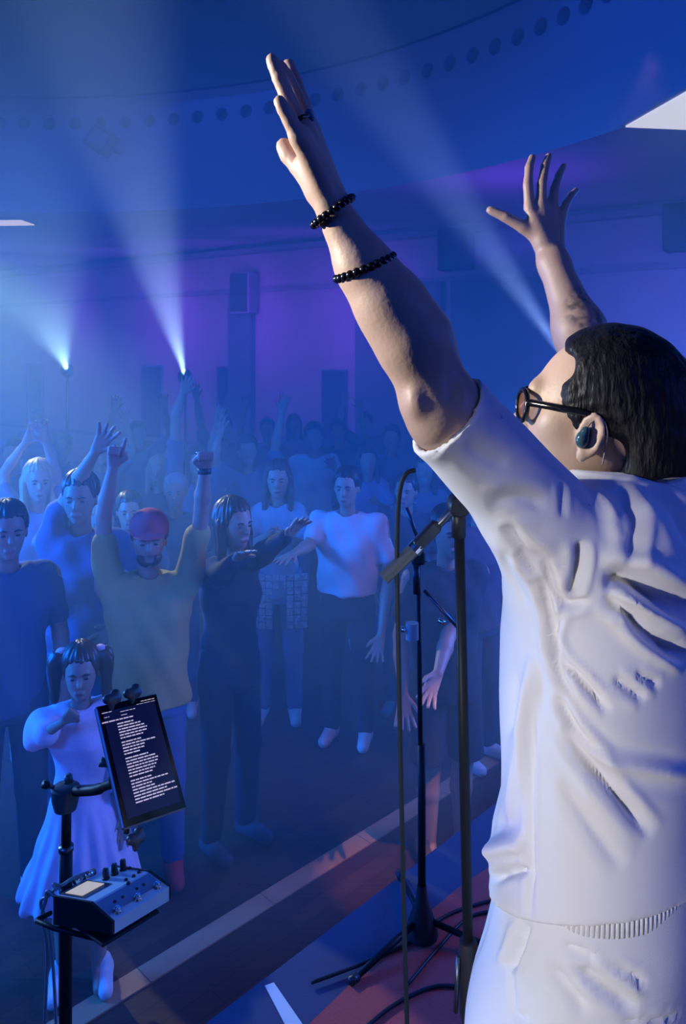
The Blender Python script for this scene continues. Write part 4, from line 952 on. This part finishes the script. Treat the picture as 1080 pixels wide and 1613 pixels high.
# ------------------------------------------------------------------ the crowd
CM = {}
def cloth(name, col, **k): return mat('cloth_'+name, col, 0.85, noise=0.12, nscale=12, bump=0.15, bscale=60, **k)
skin_c = mat('crowd_skin', (0.42, 0.25, 0.18), 0.5)
skin_d = mat('crowd_skin_tan', (0.30, 0.17, 0.12), 0.5)
HAIRC = {'black': mat('hair_black', (0.012, 0.010, 0.010), 0.4), 'brown': mat('hair_brown', (0.06, 0.03, 0.018), 0.4), 'blonde': mat('hair_blonde', (0.50, 0.36, 0.18), 0.45), 'grey': mat('hair_grey', (0.3, 0.3, 0.3), 0.5)}
def hand_prims(w, d, f, mode, s, out, thumb_side):
    """w wrist, d direction of the hand, f palm normal"""
    d = unit(d); sd = unit(np.cross(d, f)); f = unit(np.cross(sd, d))
    k = out.append
    palm = w+d*0.085*s
    for i, o in enumerate((-0.027, -0.009, 0.009, 0.027)):
        b0 = w+sd*o*0.5*s+d*0.01*s; b1 = palm+sd*o*s-d*abs(o)*0.15*s
        k(('u', rc(b0, b1, 0.015*s, 0.0125*s), 0.008*s))
        L = (0.060, 0.073, 0.080, 0.072)[i] if thumb_side > 0 else (0.072, 0.080, 0.073, 0.060)[i]
        spread = o*0.9 if mode == 'open' else o*0.15
        curl = mode == 'fist' or (mode == 'point' and i != (3 if thumb_side > 0 else 0))
        if curl:
            m1 = b1+d*0.020*s+f*0.022*s; m2 = b1-d*0.002*s+f*0.032*s
            k(('u', rc(b1, m1, 0.0115*s, 0.0108*s), 0.003)); k(('u', rc(m1, m2, 0.0108*s, 0.010*s), 0.003))
        else:
            m1 = b1+d*L*0.5*s+sd*spread*0.5*s+f*0.004*s; m2 = b1+d*L*s+sd*spread*s+f*0.014*s
            k(('u', rc(b1, m1, 0.0112*s, 0.0100*s), 0.003)); k(('u', rc(m1, m2, 0.0100*s, 0.0085*s), 0.003))
    t0 = w+sd*0.018*thumb_side*s+d*0.022*s; t1 = t0+d*0.034*s+sd*0.032*thumb_side*s+f*0.008*s
    t2 = t1+d*0.030*s+sd*(0.014 if mode == 'open' else -0.012)*thumb_side*s+f*0.012*s
    k(('u', rc(t0, t1, 0.015*s, 0.0115*s), 0.006)); k(('u', rc(t1, t2, 0.0115*s, 0.0095*s), 0.003))

def make_person(px, Y, H, label, turn=0, top=('white', (0.6, 0.6, 0.6)), bottom=('jeans', (0.03, 0.07, 0.22)), hair=('short', 'black'), arms=('down', 'down'),
                sleeve='short', fem=False, group=None, legs='trousers', shoes=('white_shoes', (0.6, 0.6, 0.6)), sk=None, vox=None, face=False, untuck=0.44, hands=('open', 'open'), build=1.0,
                extra=None, tilt=0.0):
    """stands on the hall floor at column px and distance Y; turn = degrees away from facing the stage"""
    x0, y0 = P(px, 600, Y)[:2]
    s = H/1.75
    base = unit((-x0, -y0, 0)) if True else None
    a = math.radians(turn); F0 = np.array([base[0]*math.cos(a)-base[1]*math.sin(a), base[0]*math.sin(a)+base[1]*math.cos(a), 0.0])
    L0 = np.array([-F0[1], F0[0], 0.0])       # the person's left
    Zu = np.array([0, 0, 1.0]); O = np.array([x0, y0, 0.0])
    def pt(f, l, z): return O+F0*f*s+L0*l*s+Zu*z*s
    root = empty('person', (x0, y0, 0.0)); tag(root, label, 'person', group)
    v = vox or (0.0075 if Y < 4.6 else 0.0095 if Y < 6.5 else 0.013)
    vs = v*0.8 if Y < 6.5 else v*0.9
    sh = (0.155 if fem else 0.185)*build; skm = sk or skin_c
    headk = 1.0 if H > 1.5 else 1.0+(1.5-H)*0.55
    hc = pt(0.03+tilt, 0, 1.635-0.012*headk)
    hk = s*headk; A = np.array([unit(F0-Zu*tilt*2), L0, unit(np.cross(unit(F0-Zu*tilt*2), L0))])
    def hpt(f, l, u): return hc+(A[0]*f+A[1]*l+A[2]*u)*hk
    sk_ops = []; k = lambda p_, q=0.01: sk_ops.append(('u', p_, q*s))
    R = lambda *r: tuple(q*hk for q in r)
    k(ell(hpt(0, 0, 0.015), R(0.095, 0.074, 0.098), A)); k(ell(hpt(0.028, 0, -0.045), R(0.066, 0.058, 0.082), A), 0.03)
    k(rc(hpt(0.070, 0, -0.100), hpt(0.072, 0, -0.105), 0.020*hk, 0.018*hk), 0.02)
    k(rc(hpt(0.092, 0, -0.005), hpt(0.108, 0, -0.040), 0.008*hk, 0.012*hk), 0.008)
    k(rc(hpt(0.084, -0.03, 0.008), hpt(0.084, 0.03, 0.008), 0.010*hk, 0.010*hk), 0.012)
    for q in (-1, 1):
        sk_ops.append(('s', ell(hpt(0.098, q*0.030, -0.014), R(0.016, 0.017, 0.010), A), 0.008*s))
        k(ell(hpt(0.080, q*0.030, -0.014), R(0.011, 0.012, 0.010), A), 0.003)
        k(ell(hpt(-0.005, q*0.076, -0.02), R(0.018, 0.008, 0.030), A), 0.006)
    if face == 'open': sk_ops.append(('s', ell(hpt(0.095, 0, -0.083), R(0.024, 0.020, 0.020), A), 0.005))
    else: k(rc(hpt(0.089, -0.018, -0.078), hpt(0.089, 0.018, -0.078), 0.008*hk, 0.008*hk), 0.006)
    k(rc(pt(0, 0, 1.40), hpt(-0.005, 0, -0.07), 0.050*s, 0.047*s), 0.03)
    k(rc(pt(0, 0, 1.0), pt(0, 0, 1.33), 0.075*s, 0.085*s), 0.03)
    k(rc(pt(0, -sh*0.75, 1.385), pt(0, sh*0.75, 1.385), 0.040*s, 0.040*s), 0.03)
    ar = 0.82 if fem else 1.0
    joints = []
    for side, mode, hm in ((-1, arms[0], hands[0]), (1, arms[1], hands[1])):     # -1: person's right
        S = pt(0, side*sh, 1.395)
        if isinstance(mode, dict):
            E = P(*mode['e']); Wp = P(*mode['w'])
            l1 = np.linalg.norm(E-S); l2 = np.linalg.norm(Wp-E)
        elif mode == 'down': E = pt(-0.02, side*(sh+0.045), 1.11); Wp = pt(0.05, side*(sh+0.055), 0.86)
        elif mode == 'up': E = pt(0.10, side*(sh+0.11), 1.60); Wp = pt(0.12, side*(sh+0.06), 1.85)
        elif mode == 'straight': E = pt(0.05, side*(sh+0.05), 1.67); Wp = pt(0.08, side*(sh+0.09), 1.92)
        elif mode == 'half': E = pt(0.10, side*(sh+0.09), 1.20); Wp = pt(0.26, side*(sh-0.01), 1.38)
        elif mode == 'clap': E = pt(0.12, side*(sh+0.04), 1.18); Wp = pt(0.30, side*0.05, 1.30)
        elif mode == 'hip': E = pt(-0.05, side*(sh+0.17), 1.17); Wp = pt(0.06, side*(sh+0.0), 1.02)
        elif mode == 'head': E = pt(0.03, side*(sh+0.16), 1.62); Wp = pt(0.03, side*0.10, 1.80)
        joints.append((S, E, Wp, side, hm))
        k(rc(S, E, 0.044*s*ar, 0.036*s*ar), 0.02); k(rc(E, E+(Wp-E)*0.35, 0.036*s*ar, 0.038*s*ar), 0.012); k(rc(E+(Wp-E)*0.35, Wp, 0.038*s*ar, 0.023*s*ar), 0.012)
        dv = unit(Wp-E); 
        if isinstance(mode, dict) and 'd' in mode: dv = unit(P(*mode['d'])-Wp)
        pf = F0 if abs(dv@F0) < 0.8 else -Zu
        hand_prims(Wp, dv, pf, hm, s*(0.9 if fem else 1.0), sk_ops, -side if dv[2] > -0.3 else side)
    hipz = 0.93
    if legs in ('skirt', 'shorts', 'dress'):
        for q in (-1, 1):
            k(rc(pt(0, q*0.085, 0.85), pt(0.01, q*0.085, 0.48), 0.075*s, 0.052*s), 0.02); k(rc(pt(0.01, q*0.085, 0.48), pt(-0.01, q*0.085, 0.34), 0.050*s, 0.054*s), 0.02); k(rc(pt(-0.01, q*0.085, 0.34), pt(-0.01, q*0.085, 0.09), 0.052*s, 0.035*s), 0.02)
            k(rc(pt(-0.01, q*0.085, 0.06), pt(0.10, q*0.09, 0.035), 0.035*s, 0.028*s), 0.02)
    bo = organic('body', sk_ops, vs, skm, root, 1)
    if Y < 5.6:
        for q in (-1, 1):
            organic('eye', [('u', ell(hpt(0.0895, q*0.030, -0.014), R(0.0045, 0.011, 0.0055), A), 0.001)], 0.0022, mat('eye_dark', (0.02, 0.015, 0.015), 0.2), root)
            one(lambda b: b.tube([hpt(0.098, q*0.014, 0.004), hpt(0.099, q*0.030, 0.010), hpt(0.088, q*0.047, 0.004)], [0.0035*hk, 0.0045*hk, 0.0025*hk], 6), 'eyebrow', HAIRC['brown' if hair[1] != 'black' else 'black'], root, True)
        if face != 'open': organic('lips', [('u', ell(hpt(0.092, 0, -0.078), R(0.006, 0.021, 0.0045), A), 0.001), ('u', ell(hpt(0.091, 0, -0.085), R(0.006, 0.017, 0.005), A), 0.001)], 0.0022, mat('lip_tone', (0.30, 0.10, 0.10), 0.4), root)
    # top
    tm = cloth(*top); t = []
    w_ = (0.80 if fem else 0.97)*build
    lof = lambda rows: loft([(z*s, O[0]+F0[0]*f*s, O[1]+F0[1]*f*s, a_*s, b_*s) for z, f, a_, b_ in rows], L0, F0)
    if legs == 'dress': t.append(('u', lof([(0.50, 0, 0.30, 0.27), (0.75, 0, 0.22, 0.19), (0.98, 0, 0.135, 0.105), (1.10, 0, 0.135, 0.105), (1.25, 0.01, 0.160, 0.115), (1.38, 0, 0.150, 0.09), (1.44, 0, 0.09, 0.06)]), 0.02))
    else: t.append(('u', lof([(untuck*1.9, 0, 0.178*w_, 0.125*build), (1.0, 0, 0.170*w_, 0.120*build), (1.12, 0, 0.168*w_, 0.118*build), (1.25, 0.01, 0.190*w_, 0.125), (1.36, 0, 0.185*w_, 0.105), (1.42, 0, 0.14*w_, 0.08), (1.455, 0, 0.09, 0.065)]), 0.02))
    for S, E, Wp, side, hm in joints:
        e2 = E if sleeve != 'none' else S+(E-S)*0.25
        if sleeve == 'short': e2 = S+(E-S)*0.62
        t.append(('u', rc(S-L0*side*0.03*s, e2, 0.068*s*(0.85 if fem else 1), (0.060 if sleeve != 'none' else 0.05)*s*(0.85 if fem else 1)), 0.04*s))
        if sleeve == 'long': t.append(('u', rc(E, Wp-(Wp-E)*0.06, 0.052*s, 0.036*s), 0.02*s))
        if sleeve == 'puff': t.append(('u', ell(S+(E-S)*0.5, (0.085*s, 0.085*s, 0.085*s)), 0.03*s)); t.append(('u', rc(S+(E-S)*0.5, E+(Wp-E)*0.4, 0.08*s, 0.062*s), 0.03*s))
    t.append(('s', rc(pt(0.01, 0, 1.45), pt(0.03, 0, 1.55), 0.060*s, 0.062*s), 0.01))
    rnd = random.Random(hash(label) % 1000 if False else len(label)*7+int(px))
    ph = rnd.random()*6
    def wr_(V, Fq):
        N = normals(V, Fq); c_ = (V-O)@L0
        d_ = np.sin(c_*38+ph+V[:, 2]*9)*np.sin(V[:, 2]*16+c_*12+ph)*0.006+np.sin(c_*21-V[:, 2]*24+ph*2)*0.005
        if legs == 'dress':
            zz = V[:, 2]/s; an = np.arctan2(c_, (V-O)@F0); d_ += np.where(zz < 0.95, np.sin(an*16)*0.012*(0.95-zz)*3*s, 0)
        return V+N*d_[:, None]
    to = organic('dress' if legs == 'dress' else 'top', t, v, tm, root, 1, wr_)
    # bottoms
    if legs == 'trousers':
        bm = cloth(*bottom); b = [('u', lof([(0.80, 0, 0.165, 0.115), (0.93, 0, 0.168, 0.118), (1.02, 0, 0.150, 0.105)]), 0.02)]
        for q in (-1, 1):
            b += [('u', rc(pt(0, q*0.085, 0.86), pt(0.02, q*0.10, 0.48), 0.088*s, 0.068*s), 0.02), ('u', rc(pt(0.02, q*0.10, 0.48), pt(-0.01, q*0.11, 0.10), 0.066*s, 0.054*s), 0.02)]
        b.append(('c', (0, 0, 0.05*s), (0, 0, -1)))
        organic('trousers', b, v, bm, root, 1)
    elif legs == 'shorts':
        bm = cloth(*bottom); b = [('u', lof([(0.80, 0, 0.165, 0.115), (0.93, 0, 0.168, 0.118), (1.02, 0, 0.150, 0.105)]), 0.02)]
        for q in (-1, 1): b.append(('u', rc(pt(0, q*0.085, 0.86), pt(0.01, q*0.10, 0.52), 0.092*s, 0.090*s), 0.02))
        b.append(('c', (0, 0, 0.50*s), (0, 0, -1))); organic('shorts', b, v, bm, root, 1)
    elif legs == 'skirt':
        bm = cloth(*bottom); organic('skirt', [('u', lof([(0.42, 0, 0.25, 0.20), (0.75, 0, 0.20, 0.15), (1.02, 0, 0.145, 0.105)]), 0.02)], v, bm, root, 1)
    sm_ = cloth(*shoes)
    for q in (-1, 1):
        organic('shoe', [('u', rc(pt(-0.03, q*0.11, 0.05), pt(0.13, q*0.125, 0.038), 0.045*s, 0.036*s), 0.02), ('u', rc(pt(-0.02, q*0.11, 0.05), pt(-0.01, q*0.11, 0.10), 0.042*s, 0.038*s), 0.02), ('c', (0, 0, 0.003), (0, 0, -1))], v, sm_, root, 1)
    # hair
    st, hcx = hair
    if st != 'cap' or True:
        hm_ = HAIRC[hcx]
        h = [('u', ell(hpt(-0.012, 0, 0.035), R(0.102, 0.086, 0.094), A), 0.01)]
        if st in ('short', 'cap'): h += [('u', ell(hpt(-0.035, 0, 0.0), R(0.080, 0.080, 0.085), A), 0.02), ('s', rbox(hpt(0.130, 0, -0.03), R(0.075, 0.12, 0.088), A, 0.01), 0.008), ('s', rbox(hpt(0.04, 0, -0.12), R(0.07, 0.12, 0.105), A, 0.01), 0.008)]
        if st == 'long': h += [('u', rc(hpt(-0.045, 0, 0.0), hpt(-0.06, 0, -0.20), 0.085*hk, 0.060*hk, (F0, 0.7)), 0.03), ('u', rc(hpt(0.0, 0.078, 0.0), hpt(0.02, 0.085, -0.20), 0.028*hk, 0.022*hk), 0.02), ('u', rc(hpt(0.0, -0.078, 0.0), hpt(0.02, -0.085, -0.20), 0.028*hk, 0.022*hk), 0.02), ('s', rbox(hpt(0.130, 0, -0.04), R(0.075, 0.062, 0.098), A, 0.01), 0.01)]
        if st == 'bun': h += [('u', ell(hpt(-0.07, 0, 0.10), R(0.05, 0.05, 0.05)), 0.01), ('s', rbox(hpt(0.120, 0, -0.04), R(0.075, 0.12, 0.098), A, 0.01), 0.008), ('s', rbox(hpt(0.04, 0, -0.12), R(0.07, 0.12, 0.1), A, 0.01), 0.008)]
        if st == 'pigtails':
            h += [('u', ell(hpt(-0.03, 0, 0.0), R(0.085, 0.085, 0.085), A), 0.02), ('s', rbox(hpt(0.130, 0, -0.045), R(0.070, 0.12, 0.098), A, 0.01), 0.01), ('s', rbox(hpt(0.05, 0, -0.14), R(0.07, 0.12, 0.1), A, 0.01), 0.01)]
            for q in (-1, 1): h += [('u', ell(hpt(-0.02, q*0.105, 0.045), R(0.04, 0.036, 0.045)), 0.008), ('u', rc(hpt(-0.01, q*0.115, 0.03), hpt(0.0, q*0.115, -0.13), 0.034*hk, 0.020*hk), 0.01)]
        
        def lock(V, Fq):
            N = normals(V, Fq); q = (V-hc)@A.T/hk; an = np.arctan2(q[:, 1], q[:, 0]+0.02)
            return V+N*(np.sin(an*26+q[:, 2]*14+ph)*0.0022+np.sin(an*11+q[:, 2]*50+ph)*0.0022)[:, None]*hk
        organic('hair', h, vs*0.85, hm_, root, 1, lock)
        if st == 'cap':
            cm = cloth('cap_red', (0.45, 0.05, 0.08))
            organic('cap', [('u', ell(hpt(-0.004, 0, 0.05), R(0.108, 0.092, 0.088), A), 0.01), ('u', ell(hpt(0.115, 0, 0.030), R(0.070, 0.072, 0.010), A), 0.012), ('c', hpt(0, 0, 0.020), -A[2])], vs*0.8, cm, root, 1)
            organic('beard', [('u', ell(hpt(0.045, 0, -0.085), R(0.054, 0.060, 0.044), A), 0.01), ('s', ell(hpt(0.095, 0, -0.080), R(0.030, 0.026, 0.022), A), 0.004), ('s', rbox(hpt(0.10, 0, -0.02), R(0.06, 0.08, 0.04), A), 0.004)], vs, HAIRC['brown'], root, 1)
    return root, dict(pt=pt, hpt=hpt, joints=joints, s=s, F=F0, L=L0, hk=hk)

Ys = 3.70
# man in the olive yellow shirt and red cap, both arms up
m_, q = make_person(235, Ys, 1.72, 'man in a red cap and yellow shirt pointing and raising both arms', turn=0, top=('olive_yellow', (0.42, 0.34, 0.11)), bottom=('bright_blue_jeans', (0.05, 0.12, 0.42)),
    hair=('cap', 'brown'), face='open', hands=('point', 'fist'), sleeve='short', build=1.12,
    arms=({'e': (163, 812, Ys-0.03), 'w': (178, 735, Ys-0.10)}, {'e': (318, 800, Ys-0.05), 'w': (322, 742, Ys-0.12)}), shoes=('red_shoes', (0.45, 0.04, 0.05)), untuck=0.44)
w_ = q['joints'][1][2]
one(lambda b: b.tube([w_-np.array([0, 0, 0.012]), w_+np.array([0, 0, 0.014])], 0.031, 14), 'watch', black_plastic, m_, True)
for k_ in range(3): one(lambda b: b.tube([w_+np.array([-0.03+0.02*k_, -0.035, 0.088]), w_+np.array([-0.018+0.02*k_, -0.036, 0.088])], 0.006, 8), 'ring', chrome, m_, True)
# girl
g_, q = make_person(128, 3.08, 1.33, 'little girl with pigtails in a fluffy pale dress standing behind the tablet', turn=-4, top=('pale_pink', (0.72, 0.55, 0.68)), hair=('pigtails', 'brown'),
    arms=({'e': (55, 1165, 3.0), 'w': (102, 1135, 2.88), 'd': (118, 1118, 2.86)}, 'down'), hands=('fist', 'open'), sleeve='puff', fem=True, legs='dress', shoes=('white_shoes', (0.7, 0.7, 0.7)), vox=0.007, face=True)
for s_ in (-1, 1): organic('hair_ribbon', [('u', ell(q['hpt'](-0.02, s_*0.085, 0.085), (0.022, 0.020, 0.012)), 0.004), ('u', ell(q['hpt'](-0.03, s_*0.105, 0.075), (0.016, 0.022, 0.010)), 0.004)], 0.004, cloth('ribbon', (0.8, 0.5, 0.55)), g_)
# near left crowd
make_person(10, 3.55, 1.80, 'dark-haired person at the left edge nearest the stage in dark clothes', turn=8, top=('navy', (0.03, 0.05, 0.12)), bottom=('black_trousers', (0.02, 0.02, 0.04)), hair=('short', 'black'), arms=('down', 'down'), sk=skin_d)
make_person(128, 4.05, 1.86, 'short-haired man in a blue tee with one fist up and hand on hip', turn=-12, top=('mid_blue', (0.06, 0.10, 0.25)), bottom=('dark_jeans', (0.02, 0.04, 0.12)), hair=('short', 'black'),
    arms=({'e': (112, 775, 4.0), 'w': (150, 712, 3.95)}, 'hip'), hands=('open', 'open'), sk=skin_d)
make_person(60, 4.9, 1.80, 'blonde woman at left with shining hair and arms folded over her head', turn=5, top=('grey_blue', (0.15, 0.18, 0.3)), hair=('long', 'blonde'), arms=({'e': (6, 745, 4.9), 'w': (40, 697, 4.85)}, {'e': (88, 745, 4.9), 'w': (72, 697, 4.85)}), fem=True)
make_person(150, 4.55, 1.60, 'fair-haired woman in a striped grey top behind the man in yellow', turn=18, top=('stripe_grey', (0.20, 0.22, 0.33)), hair=('long', 'blonde'), arms=('down', 'clap'), fem=True, sleeve='long')
make_person(203, 4.9, 1.60, 'dark-haired man with a rim-lit head just behind the red cap', turn=0, top=('slate', (0.08, 0.10, 0.16)), hair=('short', 'black'), arms=('down', 'down'))
make_person(277, 5.4, 1.63, 'rim-lit man behind the raised arm of the man in yellow', turn=-6, top=('dark_teal', (0.05, 0.10, 0.14)), hair=('short', 'grey'), arms=('down', 'down'))
make_person(310, 6.1, 1.74, 'tall figure reaching one long arm up beneath the bright spotlight', turn=10, top=('dusk_blue', (0.08, 0.10, 0.2)), hair=('long', 'brown'), arms=({'e': (276, 655, 6.0), 'w': (287, 622, 6.0)}, {'e': (338, 720, 6.0), 'w': (344, 690, 6.0)}), hands=('open', 'open'))
# woman in dark clothes, arm out to the right
dw, q = make_person(362, 3.95, 1.74, 'woman in a long dark outfit turned sideways with one arm stretched out', turn=38, top=('near_black', (0.012, 0.018, 0.04)), bottom=('near_black_trousers', (0.012, 0.018, 0.04)), hair=('long', 'brown'),
    arms=({'e': (345, 905, 3.8), 'w': (372, 880, 3.6)}, {'e': (415, 872, 3.75), 'w': (452, 846, 3.65), 'd': (470, 825, 3.62)}), sleeve='long', fem=True, build=1.05, shoes=('dark_shoes', (0.06, 0.06, 0.08)))
sk_, q = make_person(438, 5.3, 1.74, 'long-haired woman in a pale top with a checked cloth tied at her waist', turn=-4, top=('pale_grey_top', (0.32, 0.36, 0.45)), bottom=('pale_jeans', (0.16, 0.22, 0.42)), hair=('long', 'brown'), arms=('clap', 'clap'), fem=True)
def checks(b):
    pt = q['pt']
    for i in range(9):
        for j in range(8):
            l = -0.19+i*0.046; z = 0.98-j*0.045
            if abs(l) < 0.04 and j > 1: continue
            d = 0.13+0.008*((i+j) % 2)
            b.box(pt(d-abs(l)*0.25, l, z), (0.021*q['s'], 0.005, 0.020*q['s']), [q['L'], q['F'], (0, 0, 1)], 0.002)
one(checks, 'checked_cloth', mat('checked_cloth', (0.65, 0.62, 0.66), 0.8, noise=0.9, nscale=60), sk_)
make_person(494, 7.2, 1.82, 'man in a light tee standing tall in the middle of the crowd', turn=0, top=('light_tee', (0.45, 0.45, 0.5)), hair=('short', 'black'), arms=('down', 'half'), sk=skin_d)
make_person(533, 8.6, 1.72, 'dark figure with a round head in front of the narrow purple window', turn=-5, top=('black_top', (0.02, 0.025, 0.05)), hair=('short', 'black'), arms=('half', 'up'), sk=skin_d)
# dancer in the white top, black trousers, white shoes
make_person(548, 5.0, 1.74, 'dancer in a wide white top and black trousers with elbows lifted', turn=-14, top=('white_top', (0.62, 0.60, 0.66)), bottom=('black_trousers2', (0.010, 0.014, 0.03)), hair=('short', 'black'),
    arms=({'e': (488, 858, 4.9), 'w': (462, 872, 4.75)}, {'e': (612, 905, 4.95), 'w': (600, 1000, 4.8), 'd': (585, 1060, 4.75)}), build=1.18, untuck=0.50)
make_person(578, 6.6, 1.68, 'person in a violet-grey top right behind the dancer in white', turn=6, top=('violet_grey', (0.25, 0.22, 0.4)), hair=('long', 'black'), arms=('down', 'clap'), fem=True)
make_person(616, 7.6, 1.76, 'person with an arm raised to the right of the dancer in white', turn=0, top=('dark_blue2', (0.04, 0.06, 0.14)), hair=('short', 'black'), arms=('half', 'straight'), sk=skin_d)
make_person(388, 6.5, 1.78, 'man with both arms raised between the woman in dark and the pale top', turn=8, top=('steel_blue', (0.10, 0.14, 0.25)), hair=('short', 'brown'), arms=('up', 'straight'))
# man by the stage behind the stands, in shorts, arms bent
make_person(702, 3.85, 1.72, 'man in dark tee and shorts with bare legs standing behind the microphone stands', turn=22, top=('black_tee', (0.012, 0.016, 0.03)), bottom=('black_shorts', (0.012, 0.016, 0.03)), hair=('short', 'black'),
    arms=('down', {'e': (706, 1000, 3.72), 'w': (690, 1060, 3.55), 'd': (676, 1090, 3.50)}), legs='shorts', shoes=('brown_sandals', (0.10, 0.06, 0.05)), face=True)
make_person(752, 4.75, 1.70, 'person in white sneakers and dark trousers at the right beside the singer', turn=50, top=('dark_red_brown', (0.08, 0.03, 0.06)), bottom=('dark_trousers3', (0.02, 0.02, 0.05)), hair=('short', 'black'), arms=('down', 'down'))
# rows towards the wall
back = [(22, 6.6, 1.74, 'short', 'brown', ('up', 'down'), 'person with one arm up at far left behind the blonde woman'),
        (98, 7.4, 1.70, 'short', 'black', ('half', 'half'), 'dark head far back under the small faint spotlight'),
        (160, 6.9, 1.72, 'long', 'brown', ('down', 'up'), 'long-haired person behind the lifted arm of the man in blue'),
        (215, 7.8, 1.78, 'short', 'black', ('up', 'up'), 'person with both arms up in front of the second dark window'),
        (250, 6.4, 1.62, 'long', 'blonde', ('down', 'down'), 'fair-haired person above the red cap further back'),
        (352, 8.2, 1.80, 'short', 'black', ('straight', 'down'), 'far figure with a straight raised arm by the pilaster'),
        (420, 8.8, 1.72, 'short', 'brown', ('up', 'half'), 'far figure with a raised arm right of the pilaster'),
        (462, 9.6, 1.70, 'long', 'black', ('down', 'down'), 'far long-haired figure close to the purple wall'),
        (576, 9.4, 1.74, 'short', 'black', ('up', 'down'), 'far dark figure right of the narrow purple window'),
        (650, 8.4, 1.72, 'short', 'black', ('down', 'up'), 'far figure with raised hand left of the white sleeve'),
        (668, 6.2, 1.66, 'long', 'black', ('half', 'down'), 'woman in dark clothes behind the looping microphone cable'),
        (58, 9.8, 1.76, 'short', 'grey', ('down', 'down'), 'pale far head in front of the leftmost dark window'),
        (640, 5.4, 1.64, 'short', 'black', ('down', 'down'), 'dark-clothed person right of the dancer and behind the stand')]
for i, (px, Y, H, st, hc_, ar, lab) in enumerate(back):
    tone = 0.03+0.05*(i % 4)
    make_person(px, Y, H, lab, turn=(-12, 7, 0, 14)[i % 4], top=('row%d' % (i % 4), (tone, tone*1.1, tone*1.7)), hair=(st, hc_), arms=ar, fem=(st == 'long'), sk=(skin_c, skin_d)[i % 2], bottom=('row_trousers', (0.02, 0.03, 0.08)), shoes=('row_shoes', (0.1, 0.1, 0.12)))
